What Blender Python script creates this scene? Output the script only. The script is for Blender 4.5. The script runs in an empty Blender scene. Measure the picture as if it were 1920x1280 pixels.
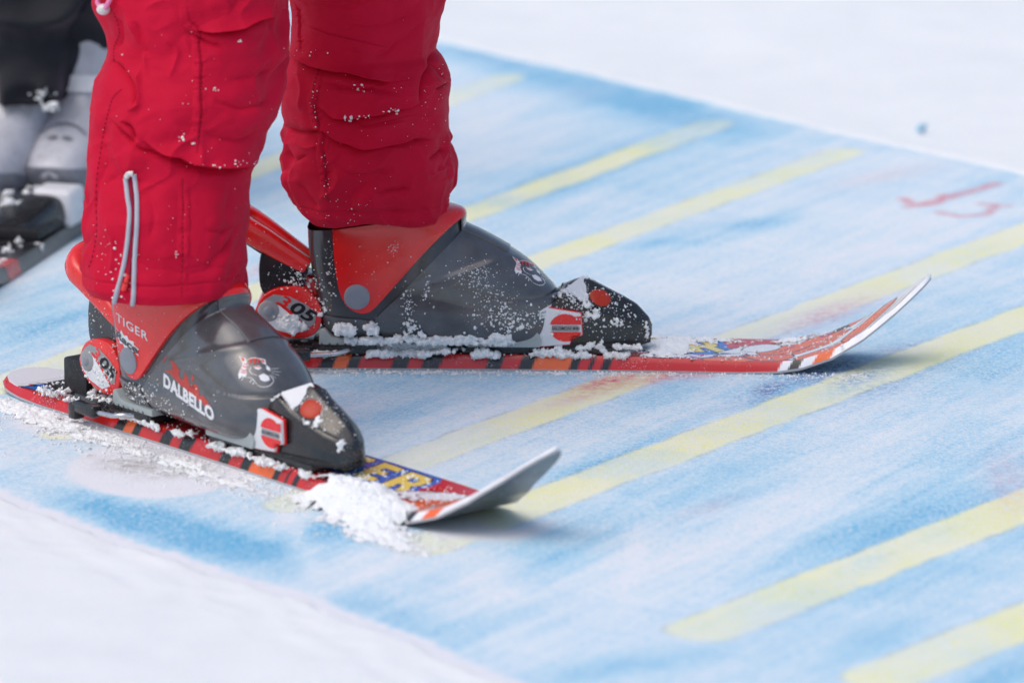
import bpy, bmesh, math, random
import numpy as np
from mathutils import Vector, Matrix
from mathutils.bvhtree import BVHTree

# ------------------------------------------------------------------ camera, sky, sun, exposure
S = bpy.context.scene
PITCH, DIST = math.radians(13.1189), 5.52695
cam_data = bpy.data.cameras.new('camera')
cam_data.lens, cam_data.sensor_width = 200.0, 36.0
cam_data.clip_start, cam_data.clip_end = 0.1, 500.0
cam_data.dof.use_dof = True
cam_data.dof.focus_distance = 5.27
cam_data.dof.aperture_fstop = 5.0
camera = bpy.data.objects.new('camera', cam_data)
S.collection.objects.link(camera)
camera.location = (0, -DIST * math.cos(PITCH), DIST * math.sin(PITCH))
camera.rotation_euler = (math.pi / 2 - PITCH, 0, 0)
S.camera = camera

SUN_DIR = Vector((-0.46, -0.30, 1.0)).normalized()
world = bpy.data.worlds.new('World'); S.world = world
world.use_nodes = True
wn = world.node_tree
for n in list(wn.nodes): wn.nodes.remove(n)
sky = wn.nodes.new('ShaderNodeTexSky'); sky.sky_type = 'NISHITA'; sky.sun_disc = False
sky.sun_elevation = math.asin(SUN_DIR.z)
sky.sun_rotation = math.atan2(SUN_DIR.x, SUN_DIR.y)
sky.air_density, sky.dust_density, sky.ozone_density = 1.0, 3.2, 1.0
bg = wn.nodes.new('ShaderNodeBackground'); bg.inputs['Strength'].default_value = 0.15
wo = wn.nodes.new('ShaderNodeOutputWorld')
wn.links.new(sky.outputs[0], bg.inputs[0]); wn.links.new(bg.outputs[0], wo.inputs[0])
sun_data = bpy.data.lights.new('sun', 'SUN')
sun_data.energy, sun_data.angle, sun_data.color = 0.75, math.radians(70), (1.0, 0.93, 0.84)
sun = bpy.data.objects.new('sun', sun_data); S.collection.objects.link(sun)
sun.rotation_euler = SUN_DIR.to_track_quat('Z', 'Y').to_euler()
S.view_settings.view_transform = 'Standard'
S.view_settings.look = 'None'
S.view_settings.exposure = 0.16
S.view_settings.gamma = 1.0
S.cycles.max_bounces = 8
S.cycles.use_denoising = True

random.seed(4); rng = np.random.default_rng(4)
COL = S.collection

# ------------------------------------------------------------------ measuring: photograph point -> place
FPX = 10667.0
CAMP = np.array(camera.location)
CF = np.array([0, math.cos(PITCH), -math.sin(PITCH)]); CU = np.array([0, math.sin(PITCH), math.cos(PITCH)])
def view_ray(px, py): return CF + np.array([1., 0, 0]) * (px - 960) / FPX - CU * (py - 640) / FPX
def ground(px, py, z=0.0):
    d = view_ray(px, py); return CAMP + d * (z - CAMP[2]) / d[2]
def at_depth(px, py, Y):
    d = view_ray(px, py); return CAMP + d * (Y - CAMP[1]) / d[1]
def project(P):
    d = P - CAMP; zc = d @ CF
    return np.stack([960 + FPX * d[..., 0] / zc, 640 - FPX * (d @ CU) / zc], -1)

FAR_POSE = (-0.08132, -0.08637, math.radians(-1.878))
NEAR_POSE = (-0.26970, -0.41192, math.radians(-50.589))
def pose_world(pose, l):
    c, s = math.cos(pose[2]), math.sin(pose[2])
    return np.array([pose[0] + c * l[0] - s * l[1], pose[1] + s * l[0] + c * l[1], l[2]])

# ------------------------------------------------------------------ noise and curves
def _hash(ix, iy, iz, seed):
    h = (ix * 374761393 + iy * 668265263 + iz * 2147483647 + seed * 1274126177) & 0xFFFFFFFF
    h = ((h ^ (h >> 13)) * 1274126177) & 0xFFFFFFFF
    h = (h ^ (h >> 16)) & 0xFFFFFFFF
    return h / 4294967295.0 * 2 - 1
def noise3(P, seed=0):
    P = np.asarray(P, float); I = np.floor(P).astype(np.int64); F = P - I
    F = F * F * F * (F * (F * 6 - 15) + 10)
    out = 0
    for dx in (0, 1):
        wx = F[..., 0] if dx else 1 - F[..., 0]
        for dy in (0, 1):
            wy = F[..., 1] if dy else 1 - F[..., 1]
            for dz in (0, 1):
                wz = F[..., 2] if dz else 1 - F[..., 2]
                out = out + wx * wy * wz * _hash(I[..., 0] + dx, I[..., 1] + dy, I[..., 2] + dz, seed)
    return out
def fbm(P, seed=0, oct=3):
    r, a = 0, 1.0
    for k in range(oct): r = r + a * noise3(np.asarray(P) * 2 ** k, seed + k); a *= .5
    return r
def sstep(a, b, x):
    t = np.clip((x - a) / (b - a), 0, 1); return t * t * (3 - 2 * t)
def catmull(K, n):
    K = np.asarray(K, float); m = len(K)
    t = np.linspace(0, m - 1 - 1e-9, n); i = t.astype(int); f = (t - i)[:, None]
    g = lambda j: K[np.clip(j, 0, m - 1)]
    p0, p1, p2, p3 = g(i - 1), g(i), g(i + 1), g(i + 2)
    return .5 * (2 * p1 + (p2 - p0) * f + (2 * p0 - 5 * p1 + 4 * p2 - p3) * f ** 2 + (3 * p1 - p0 - 3 * p2 + p3) * f ** 3)
def polydist(P, L):
    """distance to a polyline in 2D, signed side (+ = left of travel / above), parameter along 0..1"""
    P = np.asarray(P, float); L = np.asarray(L, float)
    best = np.full(P.shape[:-1], 1e9); sgn = np.zeros_like(best); par = np.zeros_like(best)
    seg = np.linalg.norm(np.diff(L, axis=0), axis=1); tot = seg.sum(); acc = 0
    for a, b, s in zip(L[:-1], L[1:], seg):
        d = b - a; t = np.clip(((P - a) @ d) / (s * s + 1e-12), 0, 1)
        q = P - a - t[..., None] * d; dist = np.sqrt((q ** 2).sum(-1))
        cr = d[0] * (P[..., 1] - a[1]) - d[1] * (P[..., 0] - a[0])
        m = dist < best
        best = np.where(m, dist, best); sgn = np.where(m, np.sign(cr), sgn); par = np.where(m, (acc + t * s) / tot, par)
        acc += s
    return best, sgn, par
def inside(P, poly):
    x, y = P[..., 0], P[..., 1]; r = np.zeros(x.shape, bool); n = len(poly)
    for i in range(n):
        x1, y1 = poly[i]; x2, y2 = poly[(i + 1) % n]
        if y1 == y2: continue
        c = ((y1 > y) != (y2 > y)) & (x < (x2 - x1) * (y - y1) / (y2 - y1) + x1)
        r ^= c
    return r

# ------------------------------------------------------------------ materials
class NT:
    def __init__(self, name):
        self.m = bpy.data.materials.new(name); self.m.use_nodes = True
        self.t = self.m.node_tree; self.t.nodes.clear()
        self.out = self.t.nodes.new('ShaderNodeOutputMaterial')
        self.b = self.t.nodes.new('ShaderNodeBsdfPrincipled')
        self.t.links.new(self.b.outputs[0], self.out.inputs[0])
        self._co = None
    def put(self, sock, v):
        if isinstance(v, bpy.types.NodeSocket): self.t.links.new(v, sock)
        elif isinstance(v, (tuple, list)) and len(v) == 3 and sock.type == 'RGBA': sock.default_value = (*v, 1)
        else: sock.default_value = v
    def coord(self, kind='Object'):
        if self._co is None: self._co = self.t.nodes.new('ShaderNodeTexCoord')
        return self._co.outputs[kind]
    def math(self, op, a, b=None, c=None, clamp=False):
        n = self.t.nodes.new('ShaderNodeMath'); n.operation = op; n.use_clamp = clamp
        for i, v in enumerate((a, b, c)):
            if v is not None: self.put(n.inputs[i], v)
        return n.outputs[0]
    def vec(self, op, a, b=None, scale=None):
        n = self.t.nodes.new('ShaderNodeVectorMath'); n.operation = op
        self.put(n.inputs[0], a)
        if b is not None: self.put(n.inputs[1], b)
        if scale is not None: self.put(n.inputs['Scale'], scale)
        return n.outputs['Value'] if op in ('DOT_PRODUCT', 'LENGTH', 'DISTANCE') else n.outputs[0]
    def noise(self, scale, detail=3, rough=.55, vec=None, dist=0, out=0):
        n = self.t.nodes.new('ShaderNodeTexNoise'); n.inputs['Scale'].default_value = scale
        n.inputs['Detail'].default_value = detail; n.inputs['Roughness'].default_value = rough
        n.inputs['Distortion'].default_value = dist
        self.put(n.inputs['Vector'], vec if vec is not None else self.coord())
        return n.outputs[out]
    def voronoi(self, scale, vec=None):
        n = self.t.nodes.new('ShaderNodeTexVoronoi'); n.inputs['Scale'].default_value = scale
        self.put(n.inputs['Vector'], vec if vec is not None else self.coord()); return n.outputs['Distance']
    def mapping(self, scale=(1, 1, 1), rot=(0, 0, 0), vec=None):
        n = self.t.nodes.new('ShaderNodeMapping'); n.inputs['Scale'].default_value = scale; n.inputs['Rotation'].default_value = rot
        self.put(n.inputs['Vector'], vec if vec is not None else self.coord()); return n.outputs[0]
    def range(self, v, a, b, c=0., d=1., smooth=False):
        n = self.t.nodes.new('ShaderNodeMapRange'); n.clamp = True
        if smooth: n.interpolation_type = 'SMOOTHSTEP'
        for i, q in enumerate((v, a, b, c, d)): self.put(n.inputs[i], q)
        return n.outputs[0]
    def mix(self, f, a, b):
        n = self.t.nodes.new('ShaderNodeMix'); n.data_type = 'RGBA'
        self.put(n.inputs['Factor'], f); self.put(n.inputs[6], a); self.put(n.inputs[7], b)
        return n.outputs[2]
    def attr(self, name):
        n = self.t.nodes.new('ShaderNodeAttribute'); n.attribute_name = name; return n
    def bump(self, h, dist=.001, strength=1., normal=None):
        n = self.t.nodes.new('ShaderNodeBump'); n.inputs['Strength'].default_value = strength
        n.inputs['Distance'].default_value = dist; self.put(n.inputs['Height'], h)
        if normal is not None: self.put(n.inputs['Normal'], normal)
        return n.outputs[0]
    def set(self, **k):
        for a, v in k.items(): self.put(self.b.inputs[a.replace('_', ' ')], v)
        return self

def plastic(name, col, rough=.3, coat=0., spec=.5, dust=.0, var=.12, bumpy=.0001, metal=0.):
    t = NT(name)
    n1 = t.noise(35, 4, .6)
    c = t.mix(t.range(n1, .3, .7), tuple(x * (1 - var) for x in col), tuple(min(1, x * (1 + var)) for x in col))
    r = t.range(t.noise(120, 4, .65), .3, .75, rough * .75, min(1, rough * 1.5))
    if dust > 0:
        d = t.math('MULTIPLY', t.range(t.noise(900, 2, .5), .66, .72), t.range(t.noise(40, 3, .6), .62 - dust * .3, .78 - dust * .3))
        c = t.mix(d, c, (.8, .82, .86)); r = t.mix(d, r, (.7, .7, .7))
    t.set(Base_Color=c, Roughness=r, Metallic=metal, Coat_Weight=coat, Coat_Roughness=.12)
    t.b.inputs['Specular IOR Level'].default_value = spec
    t.set(Normal=t.bump(t.noise(260, 3, .6), bumpy, .6))
    return t.m

def snow_mat(name='snow', grain=1.0):
    t = NT(name)
    n = t.noise(9, 4, .6)
    c = t.mix(t.range(n, .3, .7), (.84, .872, .878), (.885, .913, .915))
    h = t.math('ADD', t.math('ADD', t.math('MULTIPLY', t.noise(420, 4, .7), 1.0), t.math('MULTIPLY', t.noise(1300, 2, .6), .5)), t.math('MULTIPLY', t.noise(110, 4, .7), 1.2))
    t.set(Base_Color=c, Roughness=.75, Subsurface_Weight=.25, Subsurface_Radius=(.004, .005, .006), Subsurface_Scale=.5,
          Normal=t.bump(h, .0012 * grain, .55))
    t.b.inputs['Specular IOR Level'].default_value = .25
    return t.m

M = {}
M['snow'] = snow_mat('packed_snow')
M['crumb'] = snow_mat('loose_snow', .8)
M['shell'] = plastic('boot_grey_plastic', (.075, .078, .085), .16, .6, .6, dust=.10, var=.30)
M['shell_dark'] = plastic('boot_dark_plastic', (.04, .042, .048), .16, .5, .5, dust=.2)
M['cuff'] = plastic('boot_red_plastic', (.78, .013, .012), .20, .5, .5, dust=.05, var=.08)
M['cap'] = plastic('pivot_grey_plastic', (.26, .28, .32), .38, 0, .4)
M['sole'] = plastic('pale_sole_rubber', (.36, .40, .40), .55, 0, .3, dust=.3)
M['black'] = plastic('black_binding_plastic', (.018, .019, .021), .22, .3, .5, dust=.25)
M['black_soft'] = plastic('black_matte_plastic', (.016, .017, .02), .5, 0, .4, dust=.35)
M['bred'] = plastic('binding_red_plastic', (.76, .014, .013), .22, .4, .5, dust=.1, var=.08)
M['bwhite'] = plastic('binding_white_plastic', (.72, .73, .75), .35, 0, .4, var=.04)
M['label'] = plastic('grey_label_foil', (.30, .30, .31), .35, 0, .4)
M['ink'] = plastic('black_ink', (.01, .01, .012), .45, 0, .3)
M['white_ink'] = plastic('white_ink', (.78, .78, .80), .4, 0, .3, var=.05)
M['red_ink'] = plastic('red_ink', (.62, .05, .035), .4, 0, .3)
M['flame_ink'] = plastic('flame_ink', (.50, .055, .04), .35, 0, .4)
M['rubber_grey'] = plastic('grey_pad', (.40, .41, .43), .5, 0, .3)
M['window'] = plastic('orange_red_window', (.46, .030, .008), .35, .05, .35, dust=.5)
M['steel'] = plastic('steel_wire', (.62, .63, .65), .22, 0, .5, metal=1.0, var=.05)
M['piping'] = plastic('grey_piping', (.42, .44, .50), .6, 0, .3, var=.06)
M['pink'] = plastic('pink_cord', (.72, .22, .42), .5, 0, .3)
M['pearl'] = plastic('cord_end_clear', (.62, .60, .58), .25, .3, .5)
M['seam'] = plastic('dark_red_thread', (.26, .004, .03), .7, 0, .2)
M['silver'] = plastic('silver_grey_boot_plastic', (.46, .47, .51), .28, .3, .5, var=.15)
M['silver_dark'] = plastic('slate_boot_plastic', (.17, .18, .21), .3, .2, .5, var=.15)

def fabric(name, col, col2, sheen=.03, weave=.00025):
    t = NT(name)
    n = t.noise(14, 4, .6)
    c = t.mix(t.range(n, .3, .7), col, col2)
    w = t.noise(1500, 2, .5, vec=t.mapping((1, 1, .6)))
    h = t.math('ADD', t.math('MULTIPLY', t.noise(180, 3, .6), .9), w)
    t.set(Base_Color=c, Roughness=.72, Sheen_Weight=sheen, Sheen_Roughness=.45, Normal=t.bump(h, weave * 2.2, .5))
    t.put(t.b.inputs['Sheen Tint'], (1, .55, .65))
    t.b.inputs['Specular IOR Level'].default_value = .16
    return t.m
M['red_fabric'] = fabric('red_ski_fabric', (.50, .0016, .027), (.57, .0026, .034))
M['black_fabric'] = fabric('black_ski_fabric', (.016, .018, .023), (.022, .024, .030), .15)

# ------------------------------------------------------------------ objects
def tag(o, label=None, cat=None, group=None, kind=None):
    for k, v in (('label', label), ('category', cat), ('group', group), ('kind', kind)):
        if v: o[k] = v
    return o
def link(o, parent=None):
    COL.objects.link(o)
    if parent is not None: o.parent = parent
    return o
def empty(name, loc=(0, 0, 0), rz=0, parent=None):
    o = bpy.data.objects.new(name, None); o.location = loc; o.rotation_euler = (0, 0, rz); o.empty_display_size = .05
    return link(o, parent)
def mesh_data(name, V, F, smooth=True, sharp=None):
    me = bpy.data.meshes.new(name)
    me.from_pydata(np.asarray(V, float).reshape(-1, 3).tolist() if not isinstance(V, list) else V, [], F if isinstance(F, list) else F.tolist())
    me.update()
    if smooth:
        me.polygons.foreach_set('use_smooth', np.ones(len(me.polygons), bool))
        if sharp: me.set_sharp_from_angle(angle=math.radians(sharp))
    return me
def mesh_obj(name, V, F, mat, parent=None, smooth=True, sharp=None):
    me = mesh_data(name, V, F, smooth, sharp)
    for m in (mat if isinstance(mat, (list, tuple)) else [mat]): me.materials.append(m)
    return link(bpy.data.objects.new(name, me), parent)
def grid_faces(nu, nv, cu=False, cv=False):
    i = np.arange(nu if cu else nu - 1)[:, None]; j = np.arange(nv if cv else nv - 1)[None, :]
    a = i * nv + j; b = ((i + 1) % nu) * nv + j; c = ((i + 1) % nu) * nv + (j + 1) % nv; d = i * nv + (j + 1) % nv
    return np.stack([a + 0 * j, b + 0 * j, c + 0 * j, d + 0 * j], -1).reshape(-1, 4)
def bake(o):
    """apply the modifiers of an object to its mesh"""
    dg = bpy.context.evaluated_depsgraph_get()
    me = bpy.data.meshes.new_from_object(o.evaluated_get(dg))
    o.modifiers.clear(); o.data = me
    return o
class MB:
    """collects shapes into one mesh"""
    def __init__(self): self.bm = bmesh.new()
    def _fin(self, ret, M4=None, bev=0, seg=2):
        vs = ret
        if bev > 0:
            es = list({e for v in vs for e in v.link_edges})
            r = bmesh.ops.bevel(self.bm, geom=es, offset=bev, segments=seg, affect='EDGES', profile=.5, clamp_overlap=True)
            vs = list({v for f in r['faces'] for v in f.verts} | {v for v in vs if v.is_valid})
        return vs
    def box(self, x0, x1, y0, y1, z0, z1, bev=0, seg=2, xf=None):
        r = bmesh.ops.create_cube(self.bm, size=1)['verts']
        for v in r: v.co = Vector((x0 + (v.co.x + .5) * (x1 - x0), y0 + (v.co.y + .5) * (y1 - y0), z0 + (v.co.z + .5) * (z1 - z0)))
        vs = self._fin(r, bev=bev, seg=seg)
        if xf is not None: bmesh.ops.transform(self.bm, matrix=xf, verts=vs)
        return self
    def prism(self, pts, y0, y1, bev=0, seg=2, xf=None, taper=1.0):
        """(x,z) outline stretched from y0 to y1"""
        c = np.mean(pts, axis=0)
        a = [self.bm.verts.new((p[0], y0, p[1])) for p in pts]
        b = [self.bm.verts.new((c[0] + (p[0] - c[0]) * taper, y1, c[1] + (p[1] - c[1]) * taper)) for p in pts]
        n = len(pts)
        f = [self.bm.faces.new(a), self.bm.faces.new(b[::-1])]
        for i in range(n): f.append(self.bm.faces.new((a[i], b[i], b[(i + 1) % n], a[(i + 1) % n])))
        bmesh.ops.recalc_face_normals(self.bm, faces=f)
        vs = self._fin(a + b, bev=bev, seg=seg)
        if xf is not None: bmesh.ops.transform(self.bm, matrix=xf, verts=vs)
        return self
    def tube(self, path, r, n=10, cap=True):
        P = np.asarray(path, float); m = len(P)
        R = np.broadcast_to(np.asarray(r, float), (m,))
        T = np.gradient(P, axis=0); T /= np.linalg.norm(T, axis=1)[:, None] + 1e-12
        up = np.array([0, 0, 1.]) if abs(T[0][2]) < .9 else np.array([1., 0, 0])
        rings = []
        for i in range(m):
            s = np.cross(T[i], up); s /= np.linalg.norm(s) + 1e-12; up = np.cross(s, T[i])
            rings.append([self.bm.verts.new(P[i] + R[i] * (math.cos(a) * s + math.sin(a) * up)) for a in np.linspace(0, 2 * math.pi, n, endpoint=False)])
        for a, b in zip(rings[:-1], rings[1:]):
            for k in range(n): self.bm.faces.new((a[k], a[(k + 1) % n], b[(k + 1) % n], b[k]))
        if cap: self.bm.faces.new(rings[0][::-1]); self.bm.faces.new(rings[-1])
        return self
    def ball(self, c, r, sub=2):
        vs = bmesh.ops.create_icosphere(self.bm, subdivisions=sub, radius=1)['verts']
        r = np.broadcast_to(np.asarray(r, float), (3,))
        for v in vs: v.co = Vector((c[0] + v.co.x * r[0], c[1] + v.co.y * r[1], c[2] + v.co.z * r[2]))
        return self
    def build(self, name, mat, parent=None, sharp=38):
        me = bpy.data.meshes.new(name); self.bm.normal_update(); self.bm.to_mesh(me); self.bm.free()
        for p in me.polygons: p.use_smooth = True
        me.set_sharp_from_angle(angle=math.radians(sharp))
        me.materials.append(mat)
        return link(bpy.data.objects.new(name, me), parent)
def bvh_of(o, M4=None):
    me = o.data; V = [v.co.copy() if M4 is None else M4 @ v.co for v in me.vertices]
    return BVHTree.FromPolygons(V, [tuple(p.vertices) for p in me.polygons])

# flat lettering and drawings, laid on curved surfaces
def text_2d(body, bold=0., shear=0., space=1.0):
    cu = bpy.data.curves.new('text', 'FONT'); cu.body = body; cu.size = 1; cu.offset = bold; cu.shear = shear; cu.space_character = space
    cu.resolution_u = 3
    o = bpy.data.objects.new('text', cu); COL.objects.link(o)
    dg = bpy.context.evaluated_depsgraph_get(); me = bpy.data.meshes.new_from_object(o.evaluated_get(dg))
    V = [(v.co.x, v.co.y) for v in me.vertices]; F = [tuple(p.vertices) for p in me.polygons]
    bpy.data.objects.remove(o); bpy.data.curves.remove(cu); bpy.data.meshes.remove(me)
    V = np.array(V); lo, hi = V.min(0), V.max(0)
    return (V - lo) / (hi - lo), F          # unit box
def poly_2d(polys):
    V, F = [], []
    for p in polys:
        F.append(tuple(range(len(V), len(V) + len(p)))); V += list(p)
    return np.array(V, float), F
def stroke_2d(lines, w):
    """polylines with tapering width as flat strips"""
    V, F = [], []
    for L in lines:
        L = catmull(L, max(6, 4 * len(L))); T = np.gradient(L, axis=0); T /= np.linalg.norm(T, axis=1)[:, None] + 1e-9
        N = np.stack([-T[:, 1], T[:, 0]], 1); ww = w * (.35 + .65 * np.sin(np.linspace(.15, math.pi - .15, len(L))))[:, None]
        A, B = L + N * ww / 2, L - N * ww / 2; n = len(V)
        for a, b in zip(A, B): V += [a, b]
        F += [(n + 2 * k, n + 2 * k + 1, n + 2 * k + 3, n + 2 * k + 2) for k in range(len(L) - 1)]
    return np.array(V), F
def join_2d(*a):
    V, F = [], []
    for v, f in a:
        F += [tuple(i + len(V) for i in q) for q in f]; V += [tuple(p) for p in v]
    return np.array(V), F
def decal(name, vf, to3d, mat, parent, maxlen=.003):
    """to3d maps an array of flat points to a point on the surface (or None)"""
    V, F = vf
    bm = bmesh.new(); vs = [bm.verts.new((p[0], p[1], 0)) for p in V]
    for f in F:
        try: bm.faces.new([vs[i] for i in f])
        except ValueError: pass
    bmesh.ops.triangulate(bm, faces=bm.faces[:])
    for _ in range(5):
        es = [e for e in bm.edges if e.calc_length() > maxlen]
        if not es: break
        bmesh.ops.subdivide_edges(bm, edges=es, cuts=1)
        bmesh.ops.triangulate(bm, faces=bm.faces[:])
    bad = []
    for v in bm.verts:
        q = to3d(v.co.x, v.co.y)
        if q is None: bad.append(v)
        else: v.co = q
    bmesh.ops.delete(bm, geom=bad, context='VERTS')
    me = bpy.data.meshes.new(name); bm.to_mesh(me); bm.free()
    for p in me.polygons: p.use_smooth = True
    me.materials.append(mat)
    return link(bpy.data.objects.new(name, me), parent)
def side_caster(bvh, side=-1, lift=.0004):
    def f(x, z):
        h = bvh.ray_cast(Vector((x, side * .3, z)), Vector((0, -side, 0)))
        if h[0] is None: return None
        n = h[1]
        if n.y * side < 0: n = -n
        return h[0] + n * lift
    return f
def frame_2d(o, ux, uz, w, h, skew=0.):
    """unit box -> (x,z): origin o, direction of the baseline ux,uz"""
    d = np.array([ux, uz], float); d /= np.linalg.norm(d); n = np.array([-d[1], d[0]])
    return lambda V: np.array(o) + V[:, :1] * w * d + V[:, 1:] * h * (n + skew * d)

# ================================================================== THE SETTING: snow and the printed mat
ED = np.array([math.cos(math.radians(-52)), math.sin(math.radians(-52))]); EN = np.array([-ED[1], ED[0]])
V_NEAR, V_FAR = -0.712, 0.943
def edge_out(XY):
    """metres outside the mat (negative on it), with the ragged edge of the snow"""
    v = XY @ EN; u = XY @ ED
    P = np.stack([u, v, 0 * u], -1)
    wob = .006 * noise3(P * 3.1, 11) + .004 * noise3(P * 13, 12) + .003 * noise3(P * 50, 13)
    return np.maximum((V_NEAR - v) + wob * 1.4, (v - V_FAR) + wob * .7)
def axis(fine_lo, fine_hi, step, far, grow=1.35):
    a = list(np.arange(fine_lo, fine_hi + 1e-9, step)); s = step
    while a[-1] < far: s *= grow; a.append(a[-1] + s)
    s = step
    while a[0] > -far: s *= grow; a.insert(0, a[0] - s)
    return np.array(a)
uu = axis(-2.2, 2.2, .011, 150)
vv = np.unique(np.concatenate([axis(-1.5, 1.9, .022, 150), np.arange(-.80, -.62, .005), np.arange(.88, 1.0, .006)]))
UU, VV = np.meshgrid(uu, vv, indexing='ij')
XY = UU[..., None] * ED + VV[..., None] * EN
d = edge_out(XY)
P3 = np.stack([XY[..., 0], XY[..., 1], 0 * d], -1)
near_w = np.exp(-(np.hypot(XY[..., 0], XY[..., 1]) / 6) ** 2)
lump = (.007 * noise3(P3 * 1.6, 3) + .0022 * noise3(P3 * 6, 4) + .0018 * fbm(P3 * 24, 5, 2)) * sstep(0, .25, d) * near_w
z = -.02 + .0222 * sstep(-.03, .012, d) + .008 * sstep(0, .4, d) + lump + .0012 * noise3(P3 * 60, 6) * sstep(-.03, .0, d)
z = z + .25 * noise3(P3 * .03, 8) * (1 - near_w) * sstep(8, 40, np.abs(d))
mesh_obj('snow_ground', np.stack([XY[..., 0], XY[..., 1], z], -1), grid_faces(len(uu), len(vv)), M['snow'])
tag(bpy.data.objects['snow_ground'], kind='structure')

# --- the mat: a long printed carpet, frost and stains worked in its print
gx = np.arange(-2.6, 2.6, .013); gy = np.arange(-2.6, 3.2, .013)
GX, GY = np.meshgrid(gx, gy, indexing='ij'); MXY = np.stack([GX, GY], -1)
mv, mu = MXY @ EN, MXY @ ED
keep = (mv > V_NEAR - .06) & (mv < V_FAR + .03) & (np.abs(mu) < 2.9)
PX = project(np.stack([GX, GY, 0 * GX], -1))
def blobs(L):
    r = np.zeros(GX.shape)
    for x, y, sx, sy, a, *rot in L:
        th = math.radians(rot[0] if rot else -18)
        dx, dy = PX[..., 0] - x, PX[..., 1] - y
        p, q = dx * math.cos(th) + dy * math.sin(th), -dx * math.sin(th) + dy * math.cos(th)
        r += a * np.exp(-.5 * ((p / sx) ** 2 + (q / sy) ** 2))
    return r
blue = blobs([(1130, 175, 170, 22, .7, 14), (1290, 215, 120, 22, .4, 14), (920, 105, 80, 14, .5, 12), (1090, 320, 130, 18, .7), (990, 360, 80, 16, .4),
    (1400, 420, 70, 8, .6, -6), (1240, 455, 60, 8, .6, -6), (1600, 460, 300, 60, -.35), (1560, 300, 120, 25, -.3, 10), (900, 240, 60, 40, -.3),
    (230, 960, 90, 16, .9, 12), (340, 1000, 120, 20, .8, 14), (640, 985, 70, 20, .6), (450, 1020, 90, 20, .5, 12), (720, 1150, 90, 20, .5, 20), (930, 1160, 60, 18, .4),
    (80, 615, 70, 22, .45), (60, 570, 60, 10, .3), (250, 520, 40, 10, .3), (1030, 1050, 70, 28, .6), (1100, 880, 60, 14, .7), (1240, 860, 60, 20, .3),
    (1640, 1000, 130, 30, .55), (1580, 1100, 130, 25, .5, -22), (1840, 1060, 100, 25, .3), (800, 760, 160, 20, .25), (1670, 1200, 90, 25, .55),
    (1330, 900, 120, 24, .3), (1150, 1250, 170, 16, .5, -8), (1880, 1270, 80, 22, .5), (1850, 720, 100, 25, .25), (1380, 930, 60, 10, .3),
    (900, 700, 200, 16, .3, 0), (700, 720, 80, 14, .2, 0), (1700, 640, 80, 25, .3), (1900, 610, 50, 25, .5), (1480, 720, 90, 18, .4), (1240, 740, 60, 15, .3),
    (1160, 1080, 150, 45, -.28), (920, 1100, 80, 40, -.3, 60), (1190, 1040, 14, 60, -.4, 15), (1650, 820, 180, 40, -.15), (1400, 1020, 120, 30, -.3),
    (560, 1010, 14, 60, -.5, -25), (490, 890, 60, 30, -.3), (120, 880, 120, 50, -.25), (700, 1060, 140, 30, -.4), (1500, 940, 100, 25, -.25)])
navy = blobs([(1545, 695, 45, 13, .9, -10), (1585, 702, 30, 10, .6, -5), (1440, 728, 18, 7, .7, -10), (1700, 652, 40, 6, .7, -6), (1640, 720, 60, 20, .3), (1400, 755, 60, 8, .25, -15)])
white = sstep(1.15, .85, np.sqrt(((PX[..., 0] - 290) / 165) ** 2 + ((PX[..., 1] - 882) / 52) ** 2)) + sstep(-.022, -.004, edge_out(MXY)) * (mv < 0)
grey = blobs([(265, 872, 60, 5, .55, 8), (330, 888, 45, 5, .4, -6), (230, 880, 30, 4, .5, 5), (290, 862, 50, 4, .3, -5)])
pink = blobs([(1165, 707, 50, 6, .6, -14), (1260, 702, 50, 6, .6, -14), (1330, 700, 36, 5, .5, -8), (1120, 720, 30, 5, .35, -14), (1550, 590, 60, 12, .35), (1660, 330, 70, 8, .12, -10), (490, 505, 30, 8, .25), (1890, 900, 30, 40, .2), (1100, 740, 60, 6, .3, -16), (1330, 950, 40, 8, .15)])
fadem = blobs([(1612, 712, 55, 14, 1., -20), (1440, 640, 90, 20, .8, -20), (1560, 585, 60, 14, .6, -20), (1300, 246, 50, 12, .6), (1540, 295, 60, 12, .6), (900, 160, 90, 16, .5), (1010, 975, 50, 16, .4), (1660, 735, 30, 10, .4), (1290, 700, 60, 12, .3), (1620, 1055, 40, 14, .5, -22), (1760, 1000, 40, 14, .3, -22)])
white = np.clip(white, 0, 1) + blobs([(745, 962, 85, 14, .95, 14), (640, 905, 40, 10, .7, 18), (450, 855, 120, 16, .75, 18), (250, 815, 120, 16, .8, 12), (90, 800, 90, 16, .75, 6), (930, 1000, 70, 12, .6, 0), (1010, 985, 60, 12, .4), (870, 985, 50, 14, .5), (800, 712, 260, 5, .45, 0), (1200, 706, 200, 4, .35, 0)])
idx = -np.ones(GX.shape, int); idx[keep] = np.arange(keep.sum())
F = grid_faces(len(gx), len(gy)); fl = idx.ravel()
F = fl[F]; F = F[(F >= 0).all(1)]
mat_V = np.stack([GX, GY, 0 * GX], -1)[keep]

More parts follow.
